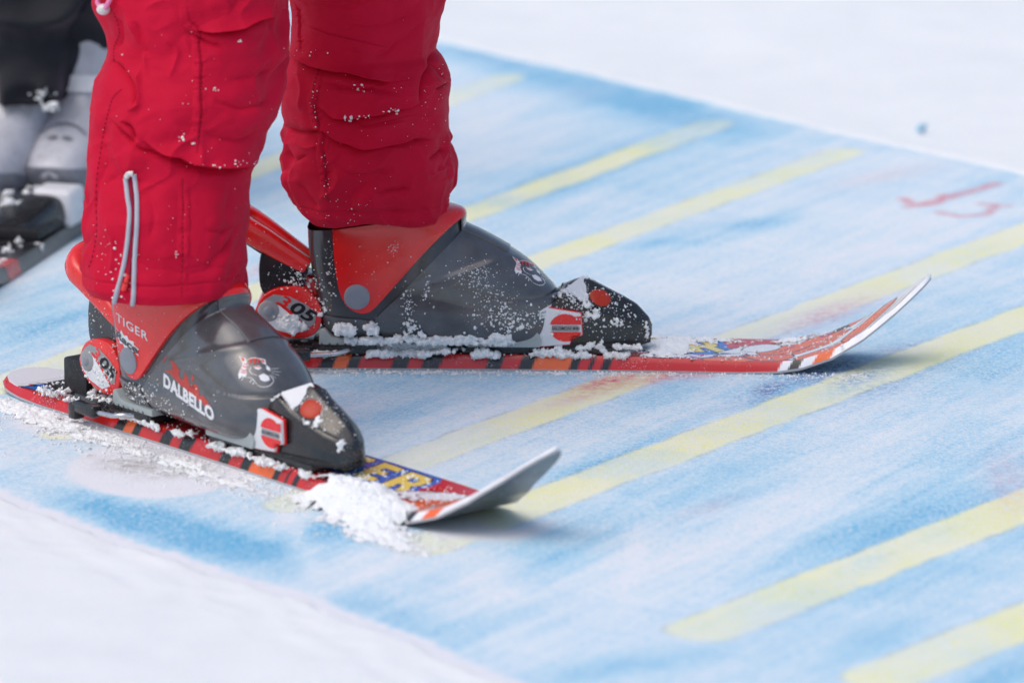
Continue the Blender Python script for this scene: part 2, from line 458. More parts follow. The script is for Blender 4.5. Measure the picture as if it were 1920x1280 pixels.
t = NT('printed_mat')
pos = t.coord('Object')
wn1 = t.noise(16, 4, .6, out=1); wob = t.vec('SCALE', t.vec('SUBTRACT', wn1, (.5, .5, .5)), scale=.014)
wob2 = t.vec('SCALE', t.vec('SUBTRACT', t.noise(170, 2, .6, out=1), (.5, .5, .5)), scale=.005)
p = t.vec('MULTIPLY', t.vec('ADD', t.vec('ADD', pos, wob), wob2), (1, 1, 0))
def capsule(a, b, r):
    a, b = np.array(a), np.array(b); ba = b - a
    pa = t.vec('SUBTRACT', p, (a[0], a[1], 0))
    h = t.math('DIVIDE', t.vec('DOT_PRODUCT', pa, (ba[0], ba[1], 0)), float(ba @ ba), clamp=True)
    q = t.vec('SUBTRACT', pa, t.vec('SCALE', (ba[0], ba[1], 0), scale=h))
    return t.math('SUBTRACT', t.vec('LENGTH', q), r)
def g2(x, y): return ground(x, y)[:2]
bars = [((330, 372), (950, 146), .022), ((-330, 842), (1340, 232), .0225), ((120, 812), (1580, 286), .022), ((548, 945), (2150, 352), .0255),
        ((795, 1022), (2250, 470), .0275), ((1322, 1180), (2500, 720), .0315), ((1660, 1268), (2700, 855), .032), ((1900, 1420), (2900, 1030), .034), ((-500, 560), (690, 40), .024)]
dmin = None
for a, b, r in bars:
    c = capsule(g2(*a), g2(*b), r); dmin = c if dmin is None else t.math('MINIMUM', dmin, c)
scr = None
for a, b, r in [((1692, 372), (1712, 386), .005), ((1712, 386), (1750, 382), .006), ((1750, 382), (1775, 366), .006), ((1700, 388), (1770, 372), .004), ((1760, 375), (1868, 345), .006), ((1765, 398), (1800, 405), .004), ((1800, 405), (1850, 402), .004), ((1850, 400), (1868, 386), .004), ((1868, 386), (1840, 382), .0035), ((1840, 382), (1888, 386), .0035)]:
    c = capsule(g2(*a), g2(*b), r); scr = c if scr is None else t.math('MINIMUM', scr, c)
A1 = t.attr('print_a'); A2 = t.attr('print_b')
sep1 = t.t.nodes.new('ShaderNodeSeparateColor'); t.put(sep1.inputs[0], A1.outputs['Color'])
sep2 = t.t.nodes.new('ShaderNodeSeparateColor'); t.put(sep2.inputs[0], A2.outputs['Color'])
def along(src, deg, a_, c_):
    d_ = (math.cos(math.radians(deg)), math.sin(math.radians(deg)))
    n = t.t.nodes.new('ShaderNodeCombineXYZ')
    t.put(n.inputs[0], t.math('MULTIPLY', t.vec('DOT_PRODUCT', src, (d_[0], d_[1], 0)), a_)); t.put(n.inputs[1], t.math('MULTIPLY', t.vec('DOT_PRODUCT', src, (-d_[1], d_[0], 0)), c_))
    return n.outputs[0]
streak = t.noise(1.0, 6, .66, vec=along(p, 57, 1.6, 9.0), dist=.35)
streak2 = t.noise(1.0, 5, .66, vec=along(pos, 60, 4.0, 48.0), dist=.5)
streak3 = t.noise(1.0, 5, .66, vec=along(pos, -38, 3.0, 20.0), dist=.8)
cloud = t.noise(6, 6, .68, dist=.5)
b0 = t.math('ADD', t.math('MULTIPLY', streak, .66), t.math('ADD', t.math('ADD', t.math('MULTIPLY', streak2, .65), t.math('MULTIPLY', streak3, .30)), t.math('MULTIPLY', cloud, .46)))
b1 = t.math('ADD', b0, t.math('MULTIPLY', t.math('SUBTRACT', sep1.outputs[0], .5), 1.1))
grain = t.noise(330, 4, .78); grain2 = t.noise(95, 4, .72)
b2 = t.math('ADD', b1, t.math('MULTIPLY', t.math('SUBTRACT', grain, .5), .50))
b2 = t.math('ADD', b2, t.math('MULTIPLY', t.math('SUBTRACT', grain2, .5), .42))
blue_f = t.range(b2, .76, 1.46)
ramp = t.t.nodes.new('ShaderNodeValToRGB'); t.put(ramp.inputs[0], blue_f)
e = ramp.color_ramp.elements
e[0].position, e[0].color = 0., (.86, .92, .96, 1); e[1].position, e[1].color = 1., (.13, .50, .77, 1)
for q, c in ((.3, (.68, .85, .94, 1)), (.62, (.40, .71, .89, 1))): x = e.new(q); x.color = c
c = t.mix(t.math('MULTIPLY', t.math('MULTIPLY', sep1.outputs[1], t.range(cloud, .3, .6)), t.range(grain2, .3, .6)), ramp.outputs[0], (.05, .08, .36))
yel = t.mix(t.range(t.math('ADD', cloud, t.math('MULTIPLY', t.math('SUBTRACT', grain2, .5), .5)), .42, .68), (.93, .94, .68), (.91, .93, .40))
fade = t.range(t.math('ADD', t.noise(3.2, 3, .6), t.math('MULTIPLY', t.math('SUBTRACT', grain2, .5), .35)), .36, .54, .50, 1.0)
line = t.math('MULTIPLY', t.range(t.math('ABSOLUTE', t.math('ADD', dmin, -.001)), .0045, .0), t.range(t.noise(23, 3), .42, .62))
c = t.mix(t.math('MULTIPLY', line, .42), c, (.16, .20, .20))
fade = t.math('MULTIPLY', fade, t.math('SUBTRACT', 1.0, t.math('MULTIPLY', sep2.outputs[2], t.range(grain2, .30, .55))))
c = t.mix(t.math('MULTIPLY', t.range(t.math('ADD', dmin, t.math('MULTIPLY', t.math('SUBTRACT', grain2, .5), .006)), .005, -.005, smooth=True), fade), c, yel)
# frost worked into the pile
fr = t.math('MULTIPLY', t.range(t.math('ADD', t.noise(1.0, 5, .65, vec=along(pos, 50, 1.6, 4.0)), t.math('MULTIPLY', t.math('SUBTRACT', grain, .5), .55)), .48, .80), .60)
spk = t.noise(210, 3, .8); spk2 = t.noise(480, 2, .6)
fr = t.math('MAXIMUM', fr, t.math('MULTIPLY', t.range(t.math('ADD', t.math('MULTIPLY', spk, .6), t.math('MULTIPLY', spk2, .4)), .50, .57), t.range(cloud, .35, .65, .40, .85)))
c = t.mix(t.math('MULTIPLY', t.range(spk, .47, .37), .26), c, t.mix(t.range(dmin, .004, -.004), (.16, .48, .76), (.74, .76, .36)))
wh = t.math('ADD', sep1.outputs[2], t.math('MULTIPLY', t.math('SUBTRACT', grain2, .5), .7))
fr = t.math('MAXIMUM', fr, t.range(wh, .30, .75))
c = t.mix(fr, c, (.87, .89, .93))
pk = t.math('MULTIPLY', t.range(t.math('ADD', scr, t.math('MULTIPLY', t.math('SUBTRACT', grain2, .5), .012)), .006, -.006), t.range(grain2, .32, .55))
pk = t.math('MAXIMUM', t.math('MULTIPLY', pk, 1.0), t.math('MULTIPLY', sep2.outputs[0], t.range(grain2, .3, .6)))
c = t.mix(pk, c, (.74, .17, .23))
c = t.mix(t.math('MULTIPLY', sep2.outputs[1], t.range(grain2, .35, .6)), c, (.36, .33, .29))
h = t.math('ADD', grain, t.math('MULTIPLY', t.noise(900, 2, .6), .6))
h = t.math('ADD', h, t.math('MULTIPLY', t.noise(60, 3, .6), .8))
t.set(Base_Color=c, Roughness=.8, Normal=t.bump(t.math('ADD', h, t.math('MULTIPLY', spk, 1.2)), .0024, .55)); t.b.inputs['Specular IOR Level'].default_value = .2
M['mat'] = t.m
mo = mesh_obj('printed_mat', mat_V, F, M['mat'])
for nm, chans in (('print_a', (np.clip(.5 + blue / 2, 0, 1), np.clip(navy * 1.7, 0, 1), np.clip(white, 0, 1))), ('print_b', (np.clip(pink * 1.4, 0, 1), np.clip(grey * 1.6, 0, 1), np.clip(fadem, 0, 1)))):
    at = mo.data.attributes.new(nm, 'FLOAT_COLOR', 'POINT')
    at.data.foreach_set('color', np.stack([*[q[keep] for q in chans], np.ones(keep.sum())], -1).astype(np.float32).ravel())
tag(mo, 'pale blue frosted mat with long yellow bars, lying on the snow under the skis', 'mat')

# ================================================================== THE CHILD'S SKIS
EDGE_R = np.array([(-.308, .004), (-.306, -.012), (-.298, -.024), (-.282, -.033), (-.25, -.038), (-.15, -.0375), (0, -.036), (.10, -.0365), (.20, -.038), (.30, -.042), (.36, -.0425), (.385, -.0375), (.41, -.030), (.43, -.021), (.45, -.009), (.462, -.001), (.472, .008), (.478, .015), (.481, .021)])
EDGE_L = np.array([(-.308, .010), (-.306, .022), (-.298, .034), (-.282, .043), (-.25, .049), (-.15, .049), (0, .048), (.10, .051), (.20, .058), (.30, .062), (.36, .060), (.40, .046), (.429, .037), (.450, .035), (.462, .0345), (.472, .0325), (.478, .029), (.481, .023)])
ZX = np.array([-.308, -.27, -.22, .30, .335, .3557, .3859, .416, .4459, .4815])
ZZ = np.array([.007, .002, 0, 0, .0012, .0045, .0135, .030, .0515, .0800])
def board_r(x): return np.interp(x, *EDGE_R.T)
def board_l(x): return np.interp(x, *EDGE_L.T)
def board_on(x, y, m=0.): return (y > board_r(x) + m) & (y < board_l(x) - m)
def board_z(x): return np.interp(x, ZX, ZZ)
def board_t(x): return np.interp(x, [-.308, -.2, -.05, .15, .30, .40, .481], [.007, .011, .015, .015, .012, .008, .006])
def board_top(x, y): return Vector((x, y, float(board_z(x) + board_t(x))))
RED, BLK, ORG, WHT = (.60, .014, .016), (.012, .013, .016), (.86, .14, .025), (.84, .85, .88)
BLU, YEL, STL, BASE, GRY = (.018, .16, .58), (.90, .70, .15), (.42, .42, .44), (.10, .105, .10), (.30, .31, .34)
G_E = [(0, 0), (1, 0), (1, .25), (.45, .25), (.45, .39), (.88, .39), (.88, .61), (.45, .61), (.45, .75), (1, .75), (1, 1), (0, 1)]
G_R = [(0, 0), (.40, 0), (.40, .34), (.52, .34), (.70, 0), (1.12, 0), (.84, .42), (1, .56), (1, .86), (.86, 1), (0, 1)]
G_RH = [(.40, .58), (.66, .58), (.66, .76), (.40, .76)]
G_G = [(0, .15), (.15, 0), (1, 0), (1, .56), (.52, .56), (.52, .38), (.62, .38), (.62, .25), (.40, .25), (.40, .75), (1, .75), (1, 1), (.15, 1), (0, .85)]
G_I = [(0, 0), (1, 0), (1, 1), (0, 1)]
def place_glyph(g, x0, y0, w, h, sk): return [(x0 + a * w + sk * b, y0 + b * h) for a, b in g]
LETTERS = [place_glyph(G_I, .142, .002, .013, .047, -.014), place_glyph(G_G, .166, .000, .032, .047, -.015), place_glyph(G_E, .209, -.001, .031, .049, -.016), place_glyph(G_R, .252, -.004, .037, .052, -.018)]
R_HOLE = place_glyph(G_RH, .252, -.004, .037, .052, -.018)
def blob(pts, n=40): return catmull(np.array(list(pts) + [pts[0]]), n)[:-1]
def fill(C, P, poly, col, edge=.0007, ecol=BLK):
    poly = np.asarray(poly)
    lo, hi = poly.min(0) - .006, poly.max(0) + .006
    m = ((P > lo) & (P < hi)).all(-1); Q = P[m]
    ins = inside(Q, poly); c = C[m]
    if edge > 0:
        dd, _, _ = polydist(Q, np.vstack([poly, poly[:1]])); c[dd < edge] = ecol; ins &= dd >= edge
    c[ins] = col; C[m] = c
def stroke(C, P, L, w, col=BLK):
    L = catmull(L, 24); lo, hi = L.min(0) - .01, L.max(0) + .01
    m = ((P > lo) & (P < hi)).all(-1); Q = P[m]; dd, _, pr = polydist(Q, L); c = C[m]
    c[dd < w * (.35 + .65 * np.sin(pr * math.pi))] = col; C[m] = c
def paint_top(P):
    C = np.empty(P.shape[:-1] + (3,)); C[:] = RED
    x, y = P[..., 0], P[..., 1]
    wav = .012 * noise3(np.stack([x * 30, y * 30, 0 * x], -1), 21)
    # tail
    C[(x < -.165) & (y > -.022 + wav)] = WHT
    C[(x < -.262 + wav * .3)] = WHT
    for poly, col in (([(-.262, -.030), (-.235, -.024), (-.222, -.008), (-.245, -.010)], BLU), ([(-.25, -.012), (-.21, -.004), (-.19, .012), (-.225, .006)], RED), ([(-.262, -.018), (-.243, -.012), (-.23, .002), (-.25, -.004)], BLU),
                      ([(-.24, -.035), (-.218, -.030), (-.20, -.02), (-.225, -.024)], ORG), ([(-.21, .030), (-.185, .026), (-.17, .04), (-.2, .044)], BLU), ([(-.18, .03), (-.15, .03), (-.15, .046), (-.18, .046)], RED)):
        fill(C, P, blob(poly), col, .0012)
    for L in ([(-.26, .0), (-.235, .008), (-.21, .022)], [(-.255, .012), (-.23, .02)], [(-.265, -.01), (-.24, .002)]): stroke(C, P, L, .0012)
    # lettering with its blue surround
    for g in LETTERS:
        lo, hi = np.min(g, 0) - .009, np.max(g, 0) + .009
        m = ((P > lo) & (P < hi)).all(-1); Q = P[m]; c = C[m]; dd, _, _ = polydist(Q, np.vstack([g, g[:1]]))
        c[(dd < .0085)] = BLU; C[m] = c
    for g in LETTERS: fill(C, P, g, YEL, .0009, (.02, .02, .06))
    fill(C, P, R_HOLE, BLU, .0009, (.02, .02, .06))
    # white and blue zigzag along the lower edge
    zz = [(.212, -.030), (.228, -.018), (.238, -.027), (.252, -.016), (.262, -.026), (.275, -.013)]
    for w, col in ((.0055, BLU), (.0032, WHT)):
        for a, b in zip(zz[:-1], zz[1:]): stroke(C, P, [a, ((a[0] + b[0]) / 2, (a[1] + b[1]) / 2), b], w, col)
    # the front: white paper, orange tongues, ovals
    fill(C, P, blob([(.30, .022), (.335, .036), (.38, .050), (.43, .058), (.50, .0), (.46, -.06), (.385, -.058), (.352, -.040), (.32, -.016), (.285, -.006), (.272, -.012)]), WHT, .0012)
    for poly in ([(.262, -.031), (.284, -.020), (.304, -.022), (.314, -.032), (.295, -.040), (.270, -.040)],
                 [(.302, -.018), (.325, -.008), (.348, -.014), (.346, -.030), (.320, -.034)],
                 [(.318, -.010), (.352, -.006), (.380, .008), (.402, .030), (.388, .042), (.358, .032), (.334, .020), (.314, .006)],
                 [(.350, -.016), (.378, -.006), (.404, .014), (.396, .020), (.372, .008), (.348, -.004)],
                 [(.356, -.042), (.392, -.040), (.402, -.018), (.372, -.020), (.350, -.030)],
                 [(.398, -.026), (.425, -.008), (.448, .020), (.438, .030), (.412, .010), (.396, -.010)],
                 [(.404, .026), (.425, .036), (.44, .036), (.425, .046), (.404, .044)]):
        fill(C, P, blob(poly), ORG, .0008)
    for poly in ([(.300, .004), (.318, .000), (.335, .014), (.338, .030), (.322, .034), (.305, .022)], [(.274, -.016), (.292, -.008), (.306, -.006), (.298, -.016), (.284, -.020)],
                 [(.336, .030), (.352, .026), (.366, .038), (.356, .047), (.342, .044)]):
        fill(C, P, blob(poly), WHT, .0008)
    fill(C, P, blob([(.322, -.047), (.346, -.040), (.364, -.038), (.366, -.05), (.345, -.055), (.328, -.054)]), WHT, .0012)
    fill(C, P, blob([(.332, -.050), (.346, -.045), (.353, -.047), (.350, -.053), (.338, -.054)]), BLK, 0)
    for L in ([(.330, -.002), (.345, .010), (.352, .020)], [(.345, -.012), (.362, .004), (.372, .016)], [(.362, -.006), (.38, .004), (.392, .012)], [(.30, -.024), (.312, -.030), (.318, -.036)], [(.282, -.024), (.290, -.034), (.288, -.04)],
              [(.318, -.016), (.328, -.024), (.332, -.032)], [(.355, -.048), (.358, -.043)], [(.378, .030), (.40, .036), (.425, .050)], [(.405, .012), (.43, .036)], [(.412, -.030), (.44, .0), (.456, .016)], [(.37, -.02), (.392, -.012), (.41, -.012)]):
        stroke(C, P, L, .0009)
    fill(C, P, blob([(.386, .034), (.396, .030), (.404, .038), (.394, .044)]), BLK, 0)
    fill(C, P, blob([(.376, .032), (.384, .030), (.387, .037), (.380, .040)]), (.62, .05, .12), .0006)
    for L in ([(.42, -.03), (.45, -.002), (.466, .016)], [(.41, -.038), (.436, -.02)], [(.43, .016), (.455, .034)]): stroke(C, P, L, .0022, (.55, .42, .40))
    return C
SIDE = [(-.30, RED), (-.1011, BLK), (-.0874, ORG), (-.0737, BLK), (-.0631, RED), (-.0316, BLK), (-.0164, RED), (-.0037, BLK), (.0141, RED), (.0577, BLK), (.0724, RED), (.0891, BLK), (.1028, ORG), (.1373, BLK),
        (.1459, RED), (.155, BLK), (.159, RED), (.1671, BLK), (.1752, RED), (.335, WHT), (.345, BLK), (.355, WHT), (.368, ORG), (.385, WHT)]
def paint_side(x):
    C = np.empty(x.shape + (3,))
    for a, c in SIDE: C[x >= a] = c
    return C
bx = np.unique(np.concatenate([np.linspace(-.308, -.282, 24), np.arange(-.282, .15, .0012), np.arange(.15, .44, .0008), np.linspace(.44, .481, 70)]))
NT_ = 118
rows = []; cols = []
f = np.linspace(-1, 1, NT_)
for x in bx:
    yr, yl, zb, th = board_r(x), board_l(x), board_z(x), board_t(x); w, YC = (yl - yr) / 2, (yl + yr) / 2
    inset = min(.005, w * .4)
    ring = [(-w, zb), (-w, zb + .0022), (-w + .0006, zb + .0024), (-w + inset * .5, zb + th * .6), (-w + inset, zb + th - .0006)]
    ring += [(-(w - inset - .0007) if False else v * (w - inset - .0006), zb + th) for v in f]
    ring += [(-a, b) for a, b in ring[:5]][::-1]
    ring += [(w * .96, zb), (-w * .96, zb)]
    rows.append([(x, YC + a, b) for a, b in ring])
BV = np.array(rows); nr = BV.shape[1]
BC = np.empty(BV.shape); BC[:] = BASE
BC[:, 5:5 + NT_] = paint_top(BV[:, 5:5 + NT_, :2])
lean = np.array([.0, .0, -.001, .0015, .004])
for k in (2, 3, 4):
    BC[:, k] = paint_side(BV[:, k, 0] - lean[k]); BC[:, nr - 3 - k] = paint_side(BV[:, k, 0] - lean[k])
tipm = BV[:, 2, 0] > .44
for k in (2, 3, 4): BC[tipm, k] = WHT; BC[tipm, nr - 3 - k] = WHT
for k in (0, 1): BC[:, k] = STL; BC[:, nr - 3 - k] = STL
ff = grid_faces(len(bx), nr, False, True).tolist()
ff += [list(range(nr))[::-1], [(len(bx) - 1) * nr + k for k in range(nr)]]
t = NT('ski_lacquer')
a = t.attr('paint')
sp = t.math('MULTIPLY', t.range(t.noise(700, 2, .5), .60, .66), t.range(t.noise(45, 3, .6), .54, .76))
fine = t.math('MAXIMUM', sp, t.math('MULTIPLY', t.range(t.noise(38, 4, .7), .64, .86), .22))
c = t.mix(fine, a.outputs['Color'], (.78, .80, .84))
t.set(Base_Color=c, Roughness=t.mix(fine, (.25, .25, .25), (.7, .7, .7)), Coat_Weight=.3, Coat_Roughness=.15, Normal=t.bump(t.noise(300, 3), .0001, .5))
M['lacquer'] = t.m
board_me = mesh_data('board', BV, ff, True, 40)
at = board_me.attributes.new('paint', 'FLOAT_COLOR', 'POINT')
at.data.foreach_set('color', np.concatenate([BC.reshape(-1, 3), np.ones((BC.size // 3, 1))], 1).astype(np.float32).ravel())
board_me.materials.append(M['lacquer'])
short_me = board_me.copy()
co = np.empty(len(short_me.vertices) * 3); short_me.vertices.foreach_get('co', co); co = co.reshape(-1, 3)
co[:, 0] = np.where(co[:, 0] > .15, .15 + (co[:, 0] - .15) * .93, co[:, 0]); short_me.vertices.foreach_set('co', co.ravel().astype(np.float32)); short_me.update()

def loft_x(st, n=40, dense=6, pw=3.2):
    """stations (x, zbot, ztop, halfwidth_bot, halfwidth_top); rounded trapezoid sections"""
    K = catmull(st, dense * len(st)); a = np.linspace(0, 2 * math.pi, n, endpoint=False)
    ca, sa = np.cos(a), np.sin(a)
    ex = 2 / pw; ux = np.sign(ca) * np.abs(ca) ** ex; uz = np.sign(sa) * np.abs(sa) ** ex
    V = []
    for x, zb, zt, wb, wt in K:
        zz = zb + (zt - zb) * (uz + 1) / 2; ww = wb + (wt - wb) * (uz + 1) / 2
        V.append(np.stack([np.full(n, x), ux * ww, zz], -1))
    V = np.array(V); F = grid_faces(len(K), n, False, True).tolist()
    F += [list(range(n))[::-1], [(len(K) - 1) * n + k for k in range(n)]]
    return V, F

TX = np.array([.104, .107, .118, .132, .140, .149, .157, .165, .178, .190, .199, .2065, .2120, .2150])
T_R = np.array([.052, .058, .068, .0775, .0815, .0842, .0800, .0758, .0690, .0628, .0575, .0520, .0460, .0390])
T_S = np.array([.048, .053, .0630, .0740, .0690, .0620, .0590, .0568, .0522, .0480, .0455, .0435, .0410, .0370])
T_W = np.array([.0235, .0262, .0270, .0270, .0268, .0262, .0255, .0247, .0228, .0202, .0166, .0122, .0078, .0030])
T_B = np.array([.0230, .0230, .0230, .0230, .0230, .0230, .0230, .0230, .0230, .0230, .0232, .0236, .0250, .0290])
def toe_z(x, y):
    zr, zs, w = np.interp(x, TX, T_R), np.interp(x, TX, T_S), np.interp(x, TX, T_W)
    return zs + (zr - zs) * np.clip(1 - np.abs(y) / w, 0, 1)
def soft_loop(pts, per=9, cut=.16):
    P = np.array(pts, float); out = []; n = len(P)
    for i in range(n):
        a_, b_, c_ = P[i - 1], P[i], P[(i + 1) % n]
        k1 = min(.0022, np.linalg.norm(b_ - a_) * .3); k2 = min(.0022, np.linalg.norm(c_ - b_) * .3)
        p0 = b_ + (a_ - b_) / (np.linalg.norm(a_ - b_) + 1e-9) * k1; p2 = b_ + (c_ - b_) / (np.linalg.norm(c_ - b_) + 1e-9) * k2
        for t_ in (0, .33, .67, 1): out.append((1 - t_) ** 2 * p0 + 2 * t_ * (1 - t_) * b_ + t_ ** 2 * p2)
    return np.array(out)
def gable_loft(xs, sec):
    R = [soft_loop(sec(x)) for x in xs]; n = len(R[0])
    V = np.array([[(x, p[0], p[1]) for p in r] for x, r in zip(xs, R)])
    F = grid_faces(len(xs), n, False, True).tolist() + [list(range(n))[::-1], [(len(xs) - 1) * n + k for k in range(n)]]
    return V, F
def make_ski(pose, label, me_):
    ski = empty('ski', (pose[0], pose[1], 0), pose[2]); tag(ski, label, 'ski', "the child's pair of skis")
    link(bpy.data.objects.new('board', me_), ski)
    # plates under the boot
    b = MB()
    b.box(-.165, -.045, -.036, .036, .0155, .0235, .0015)
    b.box(-.108, -.048, -.0375, .0375, .0170, .0265, .002)
    for k in range(7): b.box(-.100 + k * .0075, -.0965 + k * .0075, -.0385, .0385, .0235, .0282, .0008, 1)
    b.build('heel_plate', M['black'], ski)
    b = MB()
    b.box(.035, .185, -.030, .030, .0155, .0222, .0015)
    b.box(.060, .100, -.033, .033, .019, .0265, .002); b.box(.020, .050, -.024, .024, .0155, .024, .002)
    b.build('toe_plate', M['black'], ski)
    # toe piece
    I = lambda x, T: float(np.interp(x, TX, T))
    xs = np.unique(np.concatenate([np.linspace(.104, .149, 24), np.linspace(.149, .206, 30), np.linspace(.206, .2150, 14)]))
    V, F = gable_loft(xs, lambda x: [(-I(x, T_W) - .0022, I(x, T_B)), (-I(x, T_W), I(x, T_S)), (-I(x, T_W) * .16, I(x, T_R)), (I(x, T_W) * .16, I(x, T_R)), (I(x, T_W), I(x, T_S)), (I(x, T_W) + .0022, I(x, T_B))])
    toe = mesh_obj('toe_binding', V, F, M['black'], ski, True, 34)
    b = MB(); b.prism([(.112, -.030), (.165, -.030), (.190, -.0265), (.2060, -.0150), (.2140, -.004), (.2140, .004), (.2060, .0150), (.190, .0265), (.165, .030), (.112, .030)], .0215, .0262, .0012, 2, Matrix(((1, 0, 0, 0), (0, 0, 1, 0), (0, 1, 0, 0), (0, 0, 0, 1)))); b.build('base_lip', M['black_soft'], toe)
    lidz = lambda x: np.interp(x, [.134, .144, .149, .160, .172, .182, .190, .1955, .2025], [.079, .0835, .0838, .0775, .0722, .0675, .0640, .0605, .056])
    k = lambda x: .0002 + .0018 * min(1, (x - .1495) / .006) * min(1, max(0, (.2065 - x) / .006))
    V, F = gable_loft(np.linspace(.1500, .2062, 30), lambda x: [(-I(x, T_W) * .86, I(x, T_S) - .003), (-I(x, T_W) * .88, toe_z(x, I(x, T_W) * .88) + k(x)), (-I(x, T_W) * .18, I(x, T_R) + k(x)), (I(x, T_W) * .18, I(x, T_R) + k(x)), (I(x, T_W) * .88, toe_z(x, I(x, T_W) * .88) + k(x)), (I(x, T_W) * .86, I(x, T_S) - .003)])
    lid = mesh_obj('lid', V, F, M['black'], toe, True, 34)
    # white snow-filled flap, orange window with its rim
    q = [Vector((.1318, -.0225, .0778)), Vector((.1490, -.0010, .0868)), Vector((.1625, -.0030, .0788)), Vector((.1500, -.0235, .0655))]
    bm = bmesh.new(); vs = [bm.verts.new(v) for v in q]; fc = bm.faces.new(vs)
    r = bmesh.ops.extrude_face_region(bm, geom=[fc]); bmesh.ops.translate(bm, vec=(-.001, .001, -.003), verts=[v for v in r['geom'] if isinstance(v, bmesh.types.BMVert)])
    bmesh.ops.recalc_face_normals(bm, faces=bm.faces); bmesh.ops.bevel(bm, geom=bm.edges[:], offset=.0008, segments=2, affect='EDGES', clamp_overlap=True)
    me = bpy.data.meshes.new('flap'); bm.to_mesh(me); bm.free(); me.materials.append(M['bwhite']); link(bpy.data.objects.new('flap', me), toe)
    wx, wy = .1650, -.0125
    gn = Vector((-(toe_z(wx + .002, wy) - toe_z(wx - .002, wy)) / .004, -(toe_z(wx, wy + .002) - toe_z(wx, wy - .002)) / .004, 1)).normalized()
    tilt = Matrix.Translation(Vector((wx, wy, float(toe_z(wx, wy)))) + gn * .0016) @ gn.to_track_quat('Z', 'X').to_matrix().to_4x4()
    def disc(name, rx, ry, hh, mat, lift=0, par=toe, xf=tilt, hollow=0):
        n, k = 40, 7; a = np.linspace(0, 2 * math.pi, n, endpoint=False); V = []
        for j in range(k):
            rr = math.cos(j / (k - 1) * math.pi / 2 * .985); zz = math.sin(j / (k - 1) * math.pi / 2) * hh
            for w in a: V.append(xf @ Vector((rx * rr * math.cos(w), ry * rr * math.sin(w), zz + lift)))
        F = grid_faces(k, n, False, True).tolist() + [[(k - 1) * n + i for i in range(n)], list(range(n))[::-1]]
        return mesh_obj(name, [tuple(v) for v in V], F, mat, par, True, 50)
    disc('window_rim', .0128, .0128, .0012, M['black_soft'])
    disc('window', .0108, .0108, .0020, M['window'], .0006)
    # perforated rear panel
    b = MB()
    for i in range(4):
        for j in range(6):
            x = .111 + i * .0062; y = -.018 + j * .0072; z = toe_z(x, y)
            b.ball((x, y, z + .0002), (.0017, .0017, .0010), 1)
    b.build('grip_studs', M['ink'], toe)
    # white and red wings that hold the toe
    for s in (-1, 1):
        o = [(.0985, .0465), (.1100, .0600), (.1150, .0612), (.1475, .0560), (.1490, .0350), (.1385, .0330), (.1375, .0262), (.1080, .0238), (.1040, .0290), (.1010, .0455)]
        b = MB(); b.prism(o, s * .0345, s * .0300, .0012, 2, taper=1.02); w = b.build('wing', M['bwhite'], toe)
        b = MB(); b.prism([(p[0] + (p[0] - .125) * .045, p[1] + (p[1] - .043) * .07) for p in o], s * .0320, s * .0285, .001, 2); b.build('wing_trim', M['bred'], w)
        yy = s * .0348
        red = lambda P: Vector((P[0], yy, P[1]))
        circ = [(.1330 + .0150 * math.cos(a) , .0425 + .0135 * math.sin(a)) for a in np.linspace(math.radians(52), math.radians(308), 26)]
        up = [c_ for c_ in circ if c_[1] > .0455] ; lo = [c_ for c_ in circ if c_[1] < .0385]
        up_p = [(.1480, .0455), (.1480, .0540)] + up + [(.1200, .0455)]
        lo_p = [(.1195, .0385)] + lo + [(.1375, .0290), (.1385, .0345), (.1480, .0360), (.1480, .0385)]
        decal('badge', poly_2d([up_p, lo_p]), lambda x, z: Vector((x, yy, z)), M['bred'], w, .004)
        bar = [(.1205, .0392), (.1440, .0392)] + [(.1440 + .0030 * math.cos(a), .0420 + .0028 * math.sin(a)) for a in np.linspace(-1.3, 1.3, 8)] + [(.1440, .0448), (.1205, .0448)]
        decal('badge_bar', poly_2d([bar]), lambda x, z: Vector((x, s * .0350, z)), M['label'], w, .004)
        tv, tf = text_2d('SALOMON', .012, .15)
        fx = (lambda V: V * [.0185, .0030] + [.1200, .0405]) if s < 0 else (lambda V: V * [-.0185, .0030] + [.1385, .0405])
        decal('lettering', (fx(tv), tf), lambda x, z: Vector((x, s * .0352, z)), M['ink'], w, .003)
        lens = [stroke_2d([[(.1402, .0420), (.1412, .0428), (.1424, .0420), (.1412, .0412), (.1402, .0420)]], .0008), stroke_2d([[(.1430, .0420), (.1440, .0428), (.1452, .0420), (.1440, .0412), (.1430, .0420)]], .0008)]
        decal('emblem', join_2d(*lens), lambda x, z: Vector((x, s * .0352, z)), M['ink'], w, .003)
        b = MB(); b.tube([(.1005, s * .0335, .0290), (.1005, s * .0335, .0445)], .0040, 14); b.build('roller', M['bwhite'], toe)
    # heel piece
    hs = blob([(-.1625, .055), (-.1560, .068), (-.1440, .0765), (-.1290, .079), (-.1130, .0765), (-.1010, .064), (-.0985, .052), (-.1005, .040), (-.1090, .0315), (-.1260, .0295), (-.1460, .035), (-.1580, .045)], 44)
    b = MB(); b.prism([tuple(v) for v in hs], -.0315, .0315, .0035, 3)
    heel = b.build('heel_binding', M['bred'], ski)
    b = MB(); b.prism([(-.128, .07), (-.128, .086), (-.120, .090), (-.104, .085), (-.1005, .066)], -.020, .020, .003, 3); b.build('heel_cup', M['bred'], heel)
